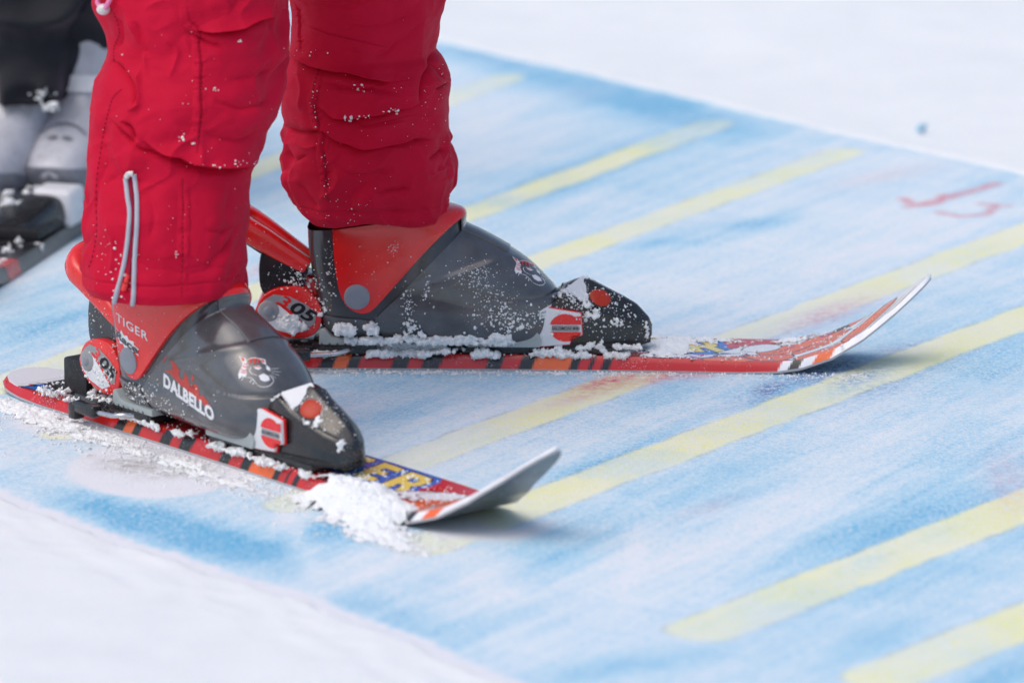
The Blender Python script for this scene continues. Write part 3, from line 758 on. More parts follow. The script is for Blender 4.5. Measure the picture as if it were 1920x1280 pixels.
    for s in (-1, 1):
        yy = s * .0319
        flat = lambda x, z, yy=yy: Vector((x, yy, z))
        lab = [(-.1540, .0662), (-.1440, .0722), (-.1290, .0705), (-.1130, .0625), (-.1030, .0545), (-.1055, .0440), (-.1110, .0400), (-.1250, .0540), (-.1370, .0640)]
        decal('label_strip', poly_2d([lab]), flat, M['label'], heel, .006)
        decal('label_window', poly_2d([[(-.1590, .0560), (-.1550, .0630), (-.1480, .0655), (-.1380, .0610), (-.1250, .0500), (-.1130, .0385), (-.1260, .0335), (-.1460, .0390), (-.1570, .0480)]]), flat, M['bwhite'], heel, .006)
        tv, tf = text_2d('05', .03, .1); fr = frame_2d((-.1305, .0570), .86, -.52, .0245, .0125, .15)
        V2 = fr(tv) if s < 0 else fr(tv * [-1, 1] + [1, 0])
        decal('number', (V2, tf), lambda x, z: Vector((x, s * .0322, z)), M['ink'], heel, .004)
        tv, tf = text_2d('3', .02, .1); fr = frame_2d((-.1420, .0635), .86, -.52, .0105, .0115, .15)
        V2 = fr(tv) if s < 0 else fr(tv * [-1, 1] + [1, 0])
        decal('number', (V2, tf), lambda x, z: Vector((x, s * .0322, z)), M['bred'], heel, .004)
        ring = Matrix.Translation((-.1490, s * .0315, .0560)) @ Matrix.Rotation(math.radians(90 * -s), 4, 'X')
        disc('screw_collar', .0105, .0105, .0022, M['label'], 0, heel, ring)
        disc('screw', .0055, .0055, .0030, M['cap'], .0008, heel, ring)
    b = MB()
    lv = blob([(-.1560, .112), (-.1585, .095), (-.1560, .074), (-.1420, .062), (-.1260, .066), (-.1165, .078), (-.1125, .092), (-.1180, .098), (-.1330, .106)], 36)
    b.prism([tuple(v) for v in lv], -.0235, .0235, .0035, 3)
    b.tube([(-.130, -.024, .088), (-.130, .024, .088)], .017, 28)
    lever = b.build('lever', M['black'], heel)
    b = MB(); b.box(-.205, -.168, -.020, .020, .0165, .048, .003); b.box(-.235, -.16, -.017, .017, .0125, .0175, .001); b.build('heel_track', M['black_soft'], heel)
    # red handle: a bow with a pressing pad
    hx = Matrix.Translation((-.1135, 0, .0960)) @ Matrix(((-.83, 0, .557, 0), (0, 1, 0, 0), (.557, 0, .83, 0), (0, 0, 0, 1)))
    n = 26
    outer = [(.0, -.0245), (.022, -.0265), (.05, -.030)] + [(.068 + .032 * math.cos(a), .034 * math.sin(a)) for a in np.linspace(-math.pi / 2, math.pi / 2, 22)] + [(.05, .030), (.022, .0265), (.0, .0245)]
    inner = [(.0, -.0095), (.022, -.0105), (.05, -.0125)] + [(.064 + .0125 * math.cos(a), .0135 * math.sin(a)) for a in np.linspace(-math.pi / 2, math.pi / 2, 22)] + [(.05, .0125), (.022, .0105), (.0, .0095)]
    bm = bmesh.new(); rings = []
    for o_, i_ in zip(outer, inner):
        c_ = ((o_[0] + i_[0]) / 2, (o_[1] + i_[1]) / 2); dx, dy = (o_[0] - i_[0]) / 2, (o_[1] - i_[1]) / 2
        ring = []
        for a in np.linspace(0, 2 * math.pi, 18, endpoint=False):
            e = 2 / 3.0; cx = math.copysign(abs(math.cos(a)) ** e, math.cos(a)); cz = math.copysign(abs(math.sin(a)) ** e, math.sin(a))
            u = c_[0]; hgt = .0112 * (.75 + .25 * min(1, u / .05))
            ring.append(bm.verts.new(hx @ Vector((c_[0] + dx * cx, c_[1] + dy * cx, hgt * cz))))
        rings.append(ring)
    for a_, b_ in zip(rings[:-1], rings[1:]):
        for k in range(18): bm.faces.new((a_[k], a_[(k + 1) % 18], b_[(k + 1) % 18], b_[k]))
    bm.faces.new(rings[0][::-1]); bm.faces.new(rings[-1]); bmesh.ops.recalc_face_normals(bm, faces=bm.faces)
    me = bpy.data.meshes.new('handle'); bm.to_mesh(me); bm.free()
    for p_ in me.polygons: p_.use_smooth = True
    me.set_sharp_from_angle(angle=math.radians(50)); me.materials.append(M['bred']); link(bpy.data.objects.new('handle', me), heel)
    b = MB(); b.box(-.002, .078, -.0135, .0135, -.006, .004, .002, 2, hx); b.build('handle_pad', M['rubber_grey'], heel)
    b = MB(); b.box(.020, .086, -.022, .022, -.0135, -.006, .002, 2, hx); b.build('handle_back', M['black_soft'], heel)
    for s in (-1, 1):
        b = MB()
        y = s * .047
        b.tube(catmull([(-.070, s * .036, .020), (-.074, s * .043, .0205), (-.079, y, .0200), (-.088, y + s * .002, .0185), (-.115, y + s * .003, .0175)], 22), .0024, 10)
        arm = b.build('brake_arm', M['steel'], ski)
        b = MB(); b.box(-.142, -.108, y + s * .003 - .0055, y + s * .003 + .0055, .0125, .0235, .0025, 3); b.box(-.147, -.136, y + s * .003 - .006, y + s * .003 + .006, .006, .021, .002, 2); b.build('brake_pad', M['black'], arm)
    return ski
near_ski = make_ski(NEAR_POSE, 'small red ski nearest the camera, its rounded tip pointing toward the lower middle', short_me)
far_ski = make_ski(FAR_POSE, 'small red ski seen side on, its raised tip pointing to the right over the mat', board_me)

# ================================================================== THE CHILD: boots
# stations: ridge point (x,z), sole/back point (x,z), half width
BOOT = np.array([(.1222, .0620, .1190, .0530, .003), (.1236, .0668, .1150, .0420, .018), (.1212, .0738, .1100, .0310, .0280), (.1146, .0812, .1010, .0265, .0350), (.1018, .0940, .0860, .0250, .0405),
    (.0890, .1044, .0690, .0245, .0430), (.0712, .1156, .0460, .0245, .0435), (.0520, .1262, .0200, .0245, .0425), (.0365, .1338, -.010, .0250, .0410), (.0345, .1400, -.045, .0255, .0400), (.0350, .1440, -.0760, .0265, .0400),
    (.0345, .1462, -.0945, .0340, .0405), (.0330, .1478, -.1020, .0550, .0415), (.0300, .1490, -.1070, .0800, .0420), (.0260, .1500, -.1110, .1080, .0425), (.0210, .1508, -.1125, .1250, .0425), (.0150, .1515, -.1128, .1340, .0420)])
def boot_surface(off, ns=150, nt=150, groove=False, lo=0, hi=None):
    K = catmull(BOOT, ns)
    a = np.linspace(0, 2 * math.pi, nt, endpoint=False)      # 0 = ridge, pi = sole
    ca, sa = np.cos(a), np.sin(a)
    e = np.where(ca > 0, 2 / 2.35, 2 / 3.6)
    R, B, w = K[:, 0:2], K[:, 2:4], K[:, 4]
    u = np.sign(ca) * np.abs(ca) ** e; s = np.sign(sa) * np.abs(sa) ** e
    mid, ax = (R + B) / 2, (R - B) / 2
    P = mid[:, None, :] + ax[:, None, :] * u[None, :, None]
    taper = 1 - .10 * u[None, :]
    V = np.stack([P[..., 0], (w[:, None] * s[None, :]) * taper, P[..., 1]], -1)
    du = np.gradient(V, axis=0); dv = np.roll(V, -1, 1) - np.roll(V, 1, 1)
    N = np.cross(dv, du); N /= np.linalg.norm(N, axis=-1)[..., None] + 1e-12
    cen = V.mean(1, keepdims=True)
    if ((N * (V - cen)).sum() < 0): N = -N
    o = np.full(V.shape[:2], off)
    if groove:
        Q = V[..., [0, 2]]
        side = sstep(.2, .6, np.abs(s))[None, :] * np.ones((ns, 1))
        L = [(-.075, .115), (-.045, .0975), (-.018, .0845), (.000, .0790), (.0234, .0742), (.050, .0705), (.0774, .0690), (.100, .0690), (.118, .0700), (.14, .072)]
        dd, sg, _ = polydist(Q, L); sd = dd * sg
        low = sstep(.0008, -.0012, sd)
        o = o + side * (.0016 * low * np.exp(-np.clip(-sd, 0, 1) / .035) - .0012 * np.exp(-((sd - .0012) / .0011) ** 2))
        L2 = [(-.018, .079), (.0275, .0917), (.065, .1035), (.1069, .1150)]
        dd, sg, pr = polydist(Q, L2)
        o = o + side * .0018 * np.exp(-(dd / .0035) ** 2) * np.sin(np.clip(pr, 0, 1) * math.pi) ** .7
    V = V + N * o[..., None]
    return V
def closed_loft(V):
    ns, nt = V.shape[:2]
    F = grid_faces(ns, nt, False, True).tolist()
    F += [list(range(nt))[::-1], [(ns - 1) * nt + k for k in range(nt)]]
    bm = bmesh.new(); vs = [bm.verts.new(p) for p in V.reshape(-1, 3)]
    for f_ in F: bm.faces.new([vs[i] for i in f_])
    bmesh.ops.recalc_face_normals(bm, faces=bm.faces)
    me = bpy.data.meshes.new('loft'); bm.to_mesh(me); bm.free(); return me
def cut_by_outline(name, me, outline, y0, y1, mat, parent, bevel=.0009, extra=None):
    o = bpy.data.objects.new(name, me); COL.objects.link(o)
    k = MB().prism(outline, y0, y1).build('cutter', M['ink'])
    md = o.modifiers.new('b', 'BOOLEAN'); md.operation = 'INTERSECT'; md.object = k; md.solver = 'EXACT'
    bake(o)
    if bevel:
        bv = o.modifiers.new('v', 'BEVEL'); bv.width = bevel; bv.segments = 2; bv.limit_method = 'ANGLE'; bv.angle_limit = math.radians(50); bv.harden_normals = False
        bake(o)
    bpy.data.objects.remove(k)
    o.data.materials.clear(); o.data.materials.append(mat)
    for p_ in o.data.polygons: p_.use_smooth = True; p_.material_index = 0
    o.data.set_sharp_from_angle(angle=math.radians(42))
    if parent is not None: o.parent = parent
    return o
def smooth_line(pts, n=60): return [tuple(p) for p in catmull(pts, n)]
cuff_edge = smooth_line([(-.0868, .160), (-.0866, .140), (-.0858, .118), (-.0832, .092), (-.0795, .075), (-.0735, .0645), (-.0660, .0588), (-.0585, .0572), (-.0515, .0592), (-.0440, .0660), (-.0259, .0866), (-.0031, .1124), (.0150, .1300), (.0300, .1420), (.0480, .1500), (.0700, .1560)], 90)
CUFF = cuff_edge + [(.075, .30), (-.0868, .30)]
vamp_edge = smooth_line([(.060, .150), (.0450, .1410), (.0371, .1350), (.0200, .1190), (.0017, .1010), (-.0140, .0850), (-.0263, .0720), (-.0400, .0590), (-.0470, .0500), (-.0460, .0440), (-.0400, .0330), (-.0360, .0200)], 70)
VAMP = vamp_edge + [(-.034, 0), (.17, 0), (.17, .16)]
HEELC = smooth_line([(-.13, .0560), (-.10, .0530), (-.075, .0515), (-.0560, .0500), (-.050, .0440), (-.046, .034), (-.042, .018)], 30) + [(-.042, 0), (-.13, 0)]
PANEL = [(.0340, .180), (.0340, .120), (.0480, .1130), (.0700, .100), (.0745, .1060), (.090, .130)]

boot_meshes = {}
def solid(off, groove=False): return closed_loft(boot_surface(off, 170, 170, groove))
def build_boot_parts():
    B = {}
    sh = mesh_obj('shell', *(lambda V: (V.reshape(-1, 3), grid_faces(V.shape[0], V.shape[1], False, True)))(boot_surface(0, 110, 120)), M['shell_dark'])
    B['shell'] = sh
    B['cuff'] = cut_by_outline('cuff', solid(.0036), CUFF, -.1, .1, M['cuff'], None, .0011)
    B['instep_shell'] = cut_by_outline('instep_shell', solid(.0020, True), VAMP, -.1, .1, M['shell'], None, .0008)
    B['heel_counter'] = cut_by_outline('heel_counter', solid(.0022), HEELC, -.1, .1, M['shell'], None, .0008)
    B['tongue_panel'] = cut_by_outline('tongue_panel', solid(.0034, False), PANEL, -.0165, .0165, M['shell'], None, .0007)
    b = MB()
    b.prism([(-.1010, .0250), (-.1000, .0390), (-.0950, .0400), (-.0880, .0325), (-.0800, .0310), (-.0400, .0310), (-.0390, .0245)], -.0385, .0385, .0012, 2)
    B['sole_heel'] = b.build('sole_heel', M['sole']); b = MB()
    b.prism([(.040, .0235), (.040, .0320), (.092, .0360), (.106, .040), (.1110, .030), (.1090, .0235)], -.0375, .0375, .0012, 2)
    B['sole_toe'] = b.build('sole_toe', M['sole'])
    return B
BP = build_boot_parts()
bv_cuff, bv_vamp = bvh_of(BP['cuff']), bvh_of(BP['instep_shell'])

def tiger_art():
    """a snarling tiger's head drawn in line (unit box, facing right)"""
    white = poly_2d([[(.02, .94), (.18, .90), (.24, .78), (.14, .70)], [(.56, .98), (.70, .96), (.74, .78), (.64, .82)],
                     [(.14, .70), (.24, .78), (.28, .66), (.24, .52), (.12, .56)], [(.12, .56), (.24, .52), (.28, .38), (.18, .34), (.08, .42)], [(.08, .42), (.18, .34), (.28, .38), (.26, .22), (.16, .24), (.10, .12), (.06, .26)],
                     [(.42, .66), (.56, .72), (.64, .64), (.56, .56), (.46, .58)], [(.74, .78), (.84, .70), (.86, .58), (.76, .62)],
                     [(.58, .36), (.70, .46), (.84, .40), (.88, .26), (.76, .18), (.64, .22)]])
    lines = stroke_2d([[(.22, .80), (.36, .94), (.54, .96), (.66, .86)], [(.36, .62), (.34, .48), (.42, .38), (.56, .36)], [(.26, .22), (.38, .24), (.48, .16), (.56, .04)], [(.56, .04), (.70, -.02), (.88, .06), (.98, .24)], [(.98, .24), (.94, .36), (.86, .42)],
                       [(.42, .18), (.38, .06)], [(.48, .12), (.46, .0)], [(.20, .24), (.16, .08)]], .022)
    whisk = stroke_2d([[(.86, .66), (1.08, .74)], [(.88, .60), (1.14, .62)], [(.88, .54), (1.10, .48)], [(.86, .48), (1.04, .36)]], .012)
    red = join_2d(poly_2d([[(.07, .91), (.16, .88), (.18, .79), (.13, .77)], [(.28, .86), (.33, .68), (.37, .93)], [(.38, .93), (.43, .70), (.47, .95)], [(.48, .95), (.52, .74), (.57, .93)], [(.59, .94), (.67, .93), (.69, .84), (.64, .85)]]),
                  stroke_2d([[(.13, .62), (.20, .58), (.27, .62)], [(.10, .50), (.18, .45), (.27, .49)], [(.11, .40), (.19, .37), (.27, .41)], [(.16, .70), (.22, .68), (.28, .74)], [(.44, .63), (.52, .67), (.60, .65)]], .034))
    return join_2d(white, lines, whisk), red
TW, TR = tiger_art()
def make_boot(person, loc, rz, outer, label):
    sh = bpy.data.objects.new('ski_boot', BP['shell'].data); link(sh, person); sh.location = loc; sh.rotation_euler = (0, 0, rz)
    for k in ('cuff', 'instep_shell', 'heel_counter', 'tongue_panel', 'sole_heel', 'sole_toe'): link(bpy.data.objects.new(k, BP[k].data), sh)
    for s in (-1, 1):
        # pivot disc on each side
        h = bv_cuff.ray_cast(Vector((-.0640, s * .3, .0735)), Vector((0, -s, 0)))
        pv, n_ = h[0], h[1] if h[1].y * s > 0 else -h[1]
        q = n_.to_track_quat('Z', 'X').to_matrix().to_4x4(); q = Matrix.Translation(pv - n_ * .0006) @ q
        nn, k = 36, 5; a = np.linspace(0, 2 * math.pi, nn, endpoint=False); V = []
        for rr, zz in ((.0122, 0), (.0122, .0012), (.0112, .0020), (.0060, .0022)):
            for w in a: V.append(tuple(q @ Vector((rr * math.cos(w), rr * math.sin(w), zz))))
        F = grid_faces(4, nn, False, True).tolist() + [[3 * nn + i for i in range(nn)]]
        mesh_obj('pivot_cap', V, F, M['cap'], sh, True, 45)
    cs, vs_ = side_caster(bv_cuff, -1), side_caster(bv_vamp, -1)
    # tiger emblem, on the right flank of the toe of each boot
    base = Matrix.Translation((person.location.x + loc[0], person.location.y + loc[1], 0)) @ Matrix.Rotation(rz, 4, 'Z'); inv = base.inverted()
    if outer: fr = lambda V: np.array([441, 716]) + V[:, :1] * np.array([72, 12]) + V[:, 1:] * np.array([6, -52])
    else: fr = lambda V: np.array([962, 516]) + V[:, :1] * np.array([62, 24]) + V[:, 1:] * np.array([-4, -38])
    def emb(lift):
        o_ = inv @ Vector(CAMP)
        def f(x, y):
            d_ = (inv.to_3x3() @ Vector(view_ray(x, y))).normalized(); h = bv_vamp.ray_cast(o_, d_)
            if h[0] is None: return None
            n_ = h[1] if h[1].dot(d_) < 0 else -h[1]
            return h[0] + n_ * lift
        return f
    decal('tiger_emblem', (fr(TW[0]), TW[1]), emb(.0004), M['white_ink'], sh, 4)
    decal('tiger_stripes', (fr(TR[0]), TR[1]), emb(.0007), M['red_ink'], sh, 4)
    if outer:
        tv, tf = text_2d('DALBELLO', .05, 0, 1.06)
        big = .0128
        def fr2(V):
            x = V[:, :1] * .0800; return np.array([-.0125, .0590]) + np.concatenate([x, -x * .215 + V[:, 1:] * (big - .0 * x)], 1)
        decal('lettering', (fr2(tv), tf), vs_, M['white_ink'], sh, .003)
        fl = [[(-.012, .0705), (-.002, .0700), (.010, .0655), (.030, .0600), (.052, .0555), (.062, .0530), (.056, .0590), (.048, .0625), (.044, .0608), (.042, .0665), (.036, .0690), (.037, .0655), (.032, .0635), (.026, .0700), (.018, .0748), (.020, .0705), (.014, .0690), (.006, .0775), (-.004, .0800), (.001, .0745), (-.004, .0725)],
              [(-.013, .0760), (-.010, .0820), (-.013, .0850), (-.018, .0835), (-.014, .0805), (-.017, .0775)], [(.030, .0690), (.034, .0720), (.0295, .0745)], [(.008, .0720), (.012, .0745), (.010, .0765)]]
        decal('flames', poly_2d([[(q[0] * 1.04, .0585 + (q[1] - .0585) * 1.22) for q in (blob(p, 60).tolist() if len(p) > 6 else p)] for p in fl]), side_caster(bv_vamp, -1, .0002), M['flame_ink'], sh, .003)
        tv, tf = text_2d('TIGER', .01, 0, 1.1); f1 = frame_2d((-.0800, .1075), .97, -.235, .0470, .0078, -.25)
        decal('lettering', (f1(tv), tf), cs, M['white_ink'], sh, .003)
        sp = [(0, .55), (.08, .75), (.02, .95), (.20, .80), (.26, 1.1), (.38, .85), (.52, 1.05), (.58, .82), (.78, .98), (.80, .74), (1.0, .70), (.92, .45), (1.0, .15), (.80, .22), (.70, -.10), (.58, .14), (.42, -.06), (.36, .16), (.20, .0), (.18, .25), (.02, .15), (.08, .38)]
        f2 = frame_2d((-.0835, .0900), .95, -.31, .0370, .0120, -.2)
        decal('splash', (f2(np.array(sp)), [tuple(range(len(sp)))]), side_caster(bv_cuff, -1, .0003), M['white_ink'], sh, .003)
        tv, tf = text_2d('Race', .045, .1, 1.0); f3 = frame_2d((-.0825, .0925), .95, -.31, .0350, .0072, -.2)
        decal('lettering', (f3(tv), tf), side_caster(bv_cuff, -1, .0006), M['shell_dark'], sh, .003)
    else:
        # small paper sticker at the toe
        st = [(.1085, .0520), (.1150, .0520), (.1190, .0585), (.1195, .0640), (.1120, .0610), (.1085, .0590)]
        decal('sticker', poly_2d([st]), side_caster(bv_vamp, -1, .0003), M['white_ink'], sh, .002)
        for i, w in enumerate(('Made', 'EU')):
            tv, tf = text_2d(w, .0, .1); f4 = frame_2d((.1098, .0562 - .0030 * i), .95, .2, .0062 - .0025 * i, .0020)
            decal('lettering', (f4(tv), tf), side_caster(bv_vamp, -1, .0006), M['ink'], sh, .002)
    if label: sh['label'] = label
    return sh
PERSON_AT = np.array([-.20, -.25, 0])
child = empty('person', tuple(PERSON_AT)); tag(child, 'child standing on skis in crimson ski trousers and red and grey boots', 'person')
near_boot = make_boot(child, (NEAR_POSE[0] - PERSON_AT[0], NEAR_POSE[1] - PERSON_AT[1], 0), NEAR_POSE[2], True, None)
far_boot = make_boot(child, (FAR_POSE[0] - PERSON_AT[0], FAR_POSE[1] - PERSON_AT[1], 0), FAR_POSE[2], False, None)
for o in BP.values(): bpy.data.objects.remove(o)

# ================================================================== THE CHILD: trousers (two legs and hips, one garment)
NEAR_ANK = pose_world(NEAR_POSE, (-.040, 0, 0)); FAR_ANK = pose_world(FAR_POSE, (-.040, 0, 0))
LEGS = {
 'near': dict(Y0=NEAR_ANK[1] - .024, dY=.08, hem=541, left=[(-60, 178), (0, 184), (30, 190), (60, 198), (90, 206), (108, 203), (150, 181), (200, 172), (230, 170), (300, 167), (350, 162), (400, 160), (450, 157), (500, 151), (525, 154), (545, 172)],
    right=[(-60, 542), (0, 541), (60, 541), (100, 540), (130, 532), (160, 531), (190, 529), (215, 523), (240, 506), (262, 500), (285, 492), (306, 486), (316, 480), (330, 474), (360, 470), (400, 468), (460, 463), (520, 459), (545, 457)],
    folds=[  # polyline, half width px, depth m, kind
      ([(268, 262), (305, 290), (345, 302), (390, 314), (440, 315), (488, 305)], 26, .0075, 'step'),
      ([(205, 224), (232, 252), (262, 280), (300, 292)], 12, -.0055, 'v'),
      ([(228, 228), (246, 244), (258, 268)], 9, -.006, 'v'),
      ([(236, 206), (256, 200), (262, 186), (262, 120)], 9, .0045, 'v'),
      ([(212, 112), (236, 146), (252, 182), (246, 200)], 10, -.0058, 'v'),
      ([(216, 30), (224, 60), (214, 100)], 14, -.0035, 'v'),
      ([(250, 40), (262, 80), (278, 110)], 14, -.0035, 'v'),
      ([(236, 20), (246, 60), (270, 100), (276, 150)], 9, .0025, 'v'),
      ([(300, 60), (330, 100), (316, 150)], 14, .0030, 'v'),
      ([(362, 56), (420, 60), (474, 43), (540, 14)], 16, .0055, 'step'),
      ([(352, 58), (386, 78), (424, 92)], 9, -.0035, 'v'),
      ([(350, 0), (352, 40), (370, 62), (374, 120), (376, 180), (372, 250), (366, 290)], 5, .0018, 'step'),
      ([(400, 190), (460, 206), (525, 186)], 20, -.0035, 'v'),
      ([(380, 250), (440, 262), (500, 240)], 18, -.0030, 'v'),
      ([(430, 150), (490, 140), (535, 120)], 18, -.0028, 'v'),
      ([(190, 240), (196, 300), (180, 360), (178, 430), (176, 480)], 14, -.0025, 'v'),
      ([(270, 360), (290, 400), (280, 450)], 20, -.0018, 'v'),
      ([(430, 340), (420, 420), (400, 480)], 26, -.0022, 'v'),
      ([(345, 330), (345, 440), (342, 560)], 4, .0010, 'step'),
      ([(205, 400), (212, 450), (205, 520)], 14, .0025, 'v'),
      ([(380, 430), (410, 436), (450, 420)], 14, -.0022, 'v'),
      ([(300, 500), (360, 508), (440, 496)], 16, -.0020, 'v'),
    ]),
 'far': dict(Y0=FAR_ANK[1] - .004, dY=-.04, hem=399, left=[(-60, 538), (0, 540), (60, 541), (100, 543), (122, 535), (145, 531), (180, 528), (215, 529), (233, 534), (265, 531), (300, 530), (340, 531), (365, 538), (385, 550), (402, 572)],
    right=[(-60, 838), (0, 838), (20, 837), (50, 829), (80, 822), (95, 819), (108, 830), (125, 839), (140, 845), (165, 844), (200, 842), (240, 844), (280, 852), (310, 854), (345, 854), (372, 849), (390, 842), (402, 832)],
    folds=[
      ([(536, 100), (570, 112), (601, 125), (640, 134), (690, 146), (735, 156)], 26, .0100, 'step'),
      ([(592, 200), (620, 218), (652, 224), (702, 217), (742, 203), (780, 197), (806, 180)], 20, .0062, 'step'),
      ([(820, 92), (808, 128), (795, 160), (777, 196)], 12, -.0060, 'v'),
      ([(808, 120), (824, 128), (842, 150)], 8, -.0035, 'v'),
      ([(815, 170), (836, 158), (845, 150)], 7, -.0030, 'v'),
      ([(560, 243), (601, 246), (646, 270), (684, 281), (740, 268), (780, 260), (815, 262)], 18, .0055, 'step'),
      ([(533, 236), (552, 246), (598, 247)], 9, -.0045, 'v'),
      ([(536, 285), (556, 300), (580, 290)], 12, -.0035, 'v'),
      ([(700, 364), (736, 358), (772, 352)], 12, -.0032, 'v'),
      ([(640, 322), (690, 330), (740, 322)], 16, -.0028, 'v'),
      ([(800, 300), (826, 286), (846, 276)], 10, -.0035, 'v'),
      ([(806, 330), (830, 318), (850, 308)], 10, .0022, 'v'),
      ([(690, 110), (740, 90), (790, 40)], 22, -.0032, 'v'),
      ([(620, 40), (700, 50), (790, 20)], 24, -.0028, 'v'),
      ([(600, 150), (640, 166), (690, 168), (750, 172)], 12, -.0035, 'v'),
      ([(552, 0), (560, 60), (570, 100)], 4, .0016, 'step'),
      ([(601, 127), (592, 170), (590, 205), (604, 250), (605, 290), (612, 340), (613, 380)], 4, .0014, 'step'),
      ([(556, 120), (566, 160), (560, 210)], 14, .0030, 'v'),
      ([(620, 390), (700, 404), (780, 394)], 14, -.0022, 'v'),
      ([(560, 340), (580, 370), (600, 390)], 14, -.0030, 'v'),
      ([(545, 262), (570, 275), (600, 276)], 10, .0025, 'v'),
      ([(660, 244), (700, 240), (760, 228)], 12, .0025, 'v'),
    ])}
def leg_mesh(L, seed, nu=420, nr=460):
    th = np.linspace(0, 2 * math.pi, nu, endpoint=False); ct, st = np.cos(th), np.sin(th)
    py = np.linspace(L['hem'], -45, nr)
    ls = np.interp(py, *np.array(L['left']).T); rs = np.interp(py, *np.array(L['right']).T)
    k = np.ones(7) / 7; ls = np.convolve(np.pad(ls, 3, 'edge'), k, 'valid'); rs = np.convolve(np.pad(rs, 3, 'edge'), k, 'valid')
    Y = L['Y0'] + L['dY'] * (L['hem'] - py) / L['hem']
    A = np.array([at_depth(a, y, d) for a, y, d in zip(ls, py, Y)]); Bq = np.array([at_depth(b, y, d) for b, y, d in zip(rs, py, Y)])
    cx, a = (A[:, 0] + Bq[:, 0]) / 2, (Bq[:, 0] - A[:, 0]) / 2; z = (A[:, 2] + Bq[:, 2]) / 2
    V = np.stack([cx[:, None] + a[:, None] * ct, Y[:, None] + .94 * a[:, None] * np.sign(st) * np.abs(st) ** .92, np.repeat(z[:, None], nu, 1)], -1)
    N = np.stack([np.repeat(ct[None], nr, 0), np.repeat(st[None], nr, 0), np.zeros((nr, nu))], -1)
    Q = project(V); facing = sstep(.25, -.25, st)[None, :] * np.ones((nr, 1)); edge = np.abs(st)[None, :] ** .5
    o = np.zeros((nr, nu))
    for poly, w, dep, kind in L['folds']:
        w = w * .8; dep = dep * (1.45 if kind == 'step' and w > 6 else 1.25)
        jit = 3.0 * noise3(np.stack([Q[..., 0] / 30, Q[..., 1] / 30, 0 * Q[..., 0] + seed], -1), 7)
        poly = np.array(poly, float)
        if len(poly) > 2: poly = catmull(poly, 5 * len(poly))
        if poly[-1][0] < poly[0][0]: poly = poly[::-1]
        dd, sg, pr = polydist(Q, poly)
        horiz = abs(poly[-1][0] - poly[0][0]) > abs(poly[-1][1] - poly[0][1])
        sd = dd * sg * -1 + jit                          # + above the line (picture y runs down) / to its right
        if not horiz: sd = dd * sg + jit
        tp = np.clip(np.minimum(pr, 1 - pr) * 5, 0, 1); tp = np.where(dd > w * 3, 0, tp)
        if kind == 'v':
            o += facing * dep * tp * (.6 * np.exp(-(np.abs(sd) / (w * .34)) ** 1.15) + .4 * np.exp(-(np.abs(sd) / (w * .85)) ** 1.6))
        elif w < 6:
            o += facing * .0007 * tp * noise3(np.stack([pr * len(poly) * 1.6, pr * 0, pr * 0 + seed], -1), 77) * np.exp(-(sd / 16) ** 2)
            o += facing * dep * tp * (sstep(-w * .6, w * .2, sd) * np.exp(-np.clip(sd, 0, None) / 26) - .7 * np.exp(-((sd + w * .5) / (w * .45)) ** 2))
        else:
            up = sstep(-w * .10, w * .16, sd) * np.exp(-np.clip(sd - w * .1, 0, None) / (w * 1.15))
            dn = np.exp(-((np.clip(-sd, 0, None)) / (w * .42)) ** 1.2) * (1 - sstep(-w * .10, w * .16, sd))
            o += facing * tp * dep * (up - .75 * dn)
    arc = th[None, :] * a[:, None]
    P = np.stack([np.cos(th)[None] * 1.1 + 0 * arc, np.sin(th)[None] * 1.1 + 0 * arc, np.repeat(z[:, None], nu, 1) * 17], -1)
    r1 = np.abs(noise3(P + seed * 7.3, seed)) * 2.4 - .9 * np.abs(noise3(P * 1.3 + seed * 3.7, seed + 60)) * 2.4
    P2 = np.stack([np.cos(th)[None] * 2.6 + 0 * arc, np.sin(th)[None] * 2.6 + 0 * arc, np.repeat(z[:, None], nu, 1) * 34 + np.sin(th * 2)[None] * .8], -1)
    r2 = noise3(P2 + seed * 3.1, seed + 5)
    P4 = np.stack([V[..., 0] * 60, V[..., 1] * 60, V[..., 2] * 85], -1)
    P5 = np.stack([np.cos(th)[None] * 2.2 + z[:, None] * 9, np.sin(th)[None] * 2.2 + 0 * arc, np.repeat(z[:, None], nu, 1) * 30 - th[None] * 1.4], -1)
    r3 = np.abs(noise3(P5 + seed * 5.7, seed + 31)) * 2.2 - np.abs(noise3(P5 * 1.4 + seed * 9.1, seed + 33)) * 2.2
    msk = sstep(-.3, .5, noise3(P * .9 + 40, seed + 3))
    o += .0018 * r1 + .0025 * r3 * msk + .0014 * r2 + .0006 * fbm(P4, seed + 9, 2)
    # hem: a rolled, stitched edge
    zz = z[:, None] - z[0]
    o += -.0008 * np.exp(-((zz - .016) / .0012) ** 2) + .0012 * sstep(.016, .004, zz)
    V = V + N * o[..., None]
    V[..., 2] += (.004 * noise3(np.stack([ct * 1.3, st * 1.3, 0 * ct + seed], -1), 3))[None] * np.exp(-zz / .04)
    # inside of the hem
    inn = []
    for k, (dr, dz) in enumerate(((-.0012, -.0010), (-.003, .0), (-.005, .008), (-.008, .04))):
        inn.insert(0, V[0] + N[0] * dr + np.array([0, 0, dz]))
    # above the picture: up to the hips
    top = []
    hip = np.array([-.20 + (-.03 if seed == 1 else .05), -.25 + (-.055 if seed == 1 else .055), 0]); c0 = np.array([cx[-1], Y[-1], 0])
    for s_ in np.linspace(.08, 1, 14):
        c1 = c0 + (hip - c0) * s_; sc = 1 + .05 * s_
        ring = (V[-1] - c0 - np.array([0, 0, z[-1]])) * sc + c1; ring[:, 2] = z[-1] + s_ * (.56 - z[-1]) + (V[-1][:, 2] - z[-1]) * (1 - s_)
        top.append(ring)
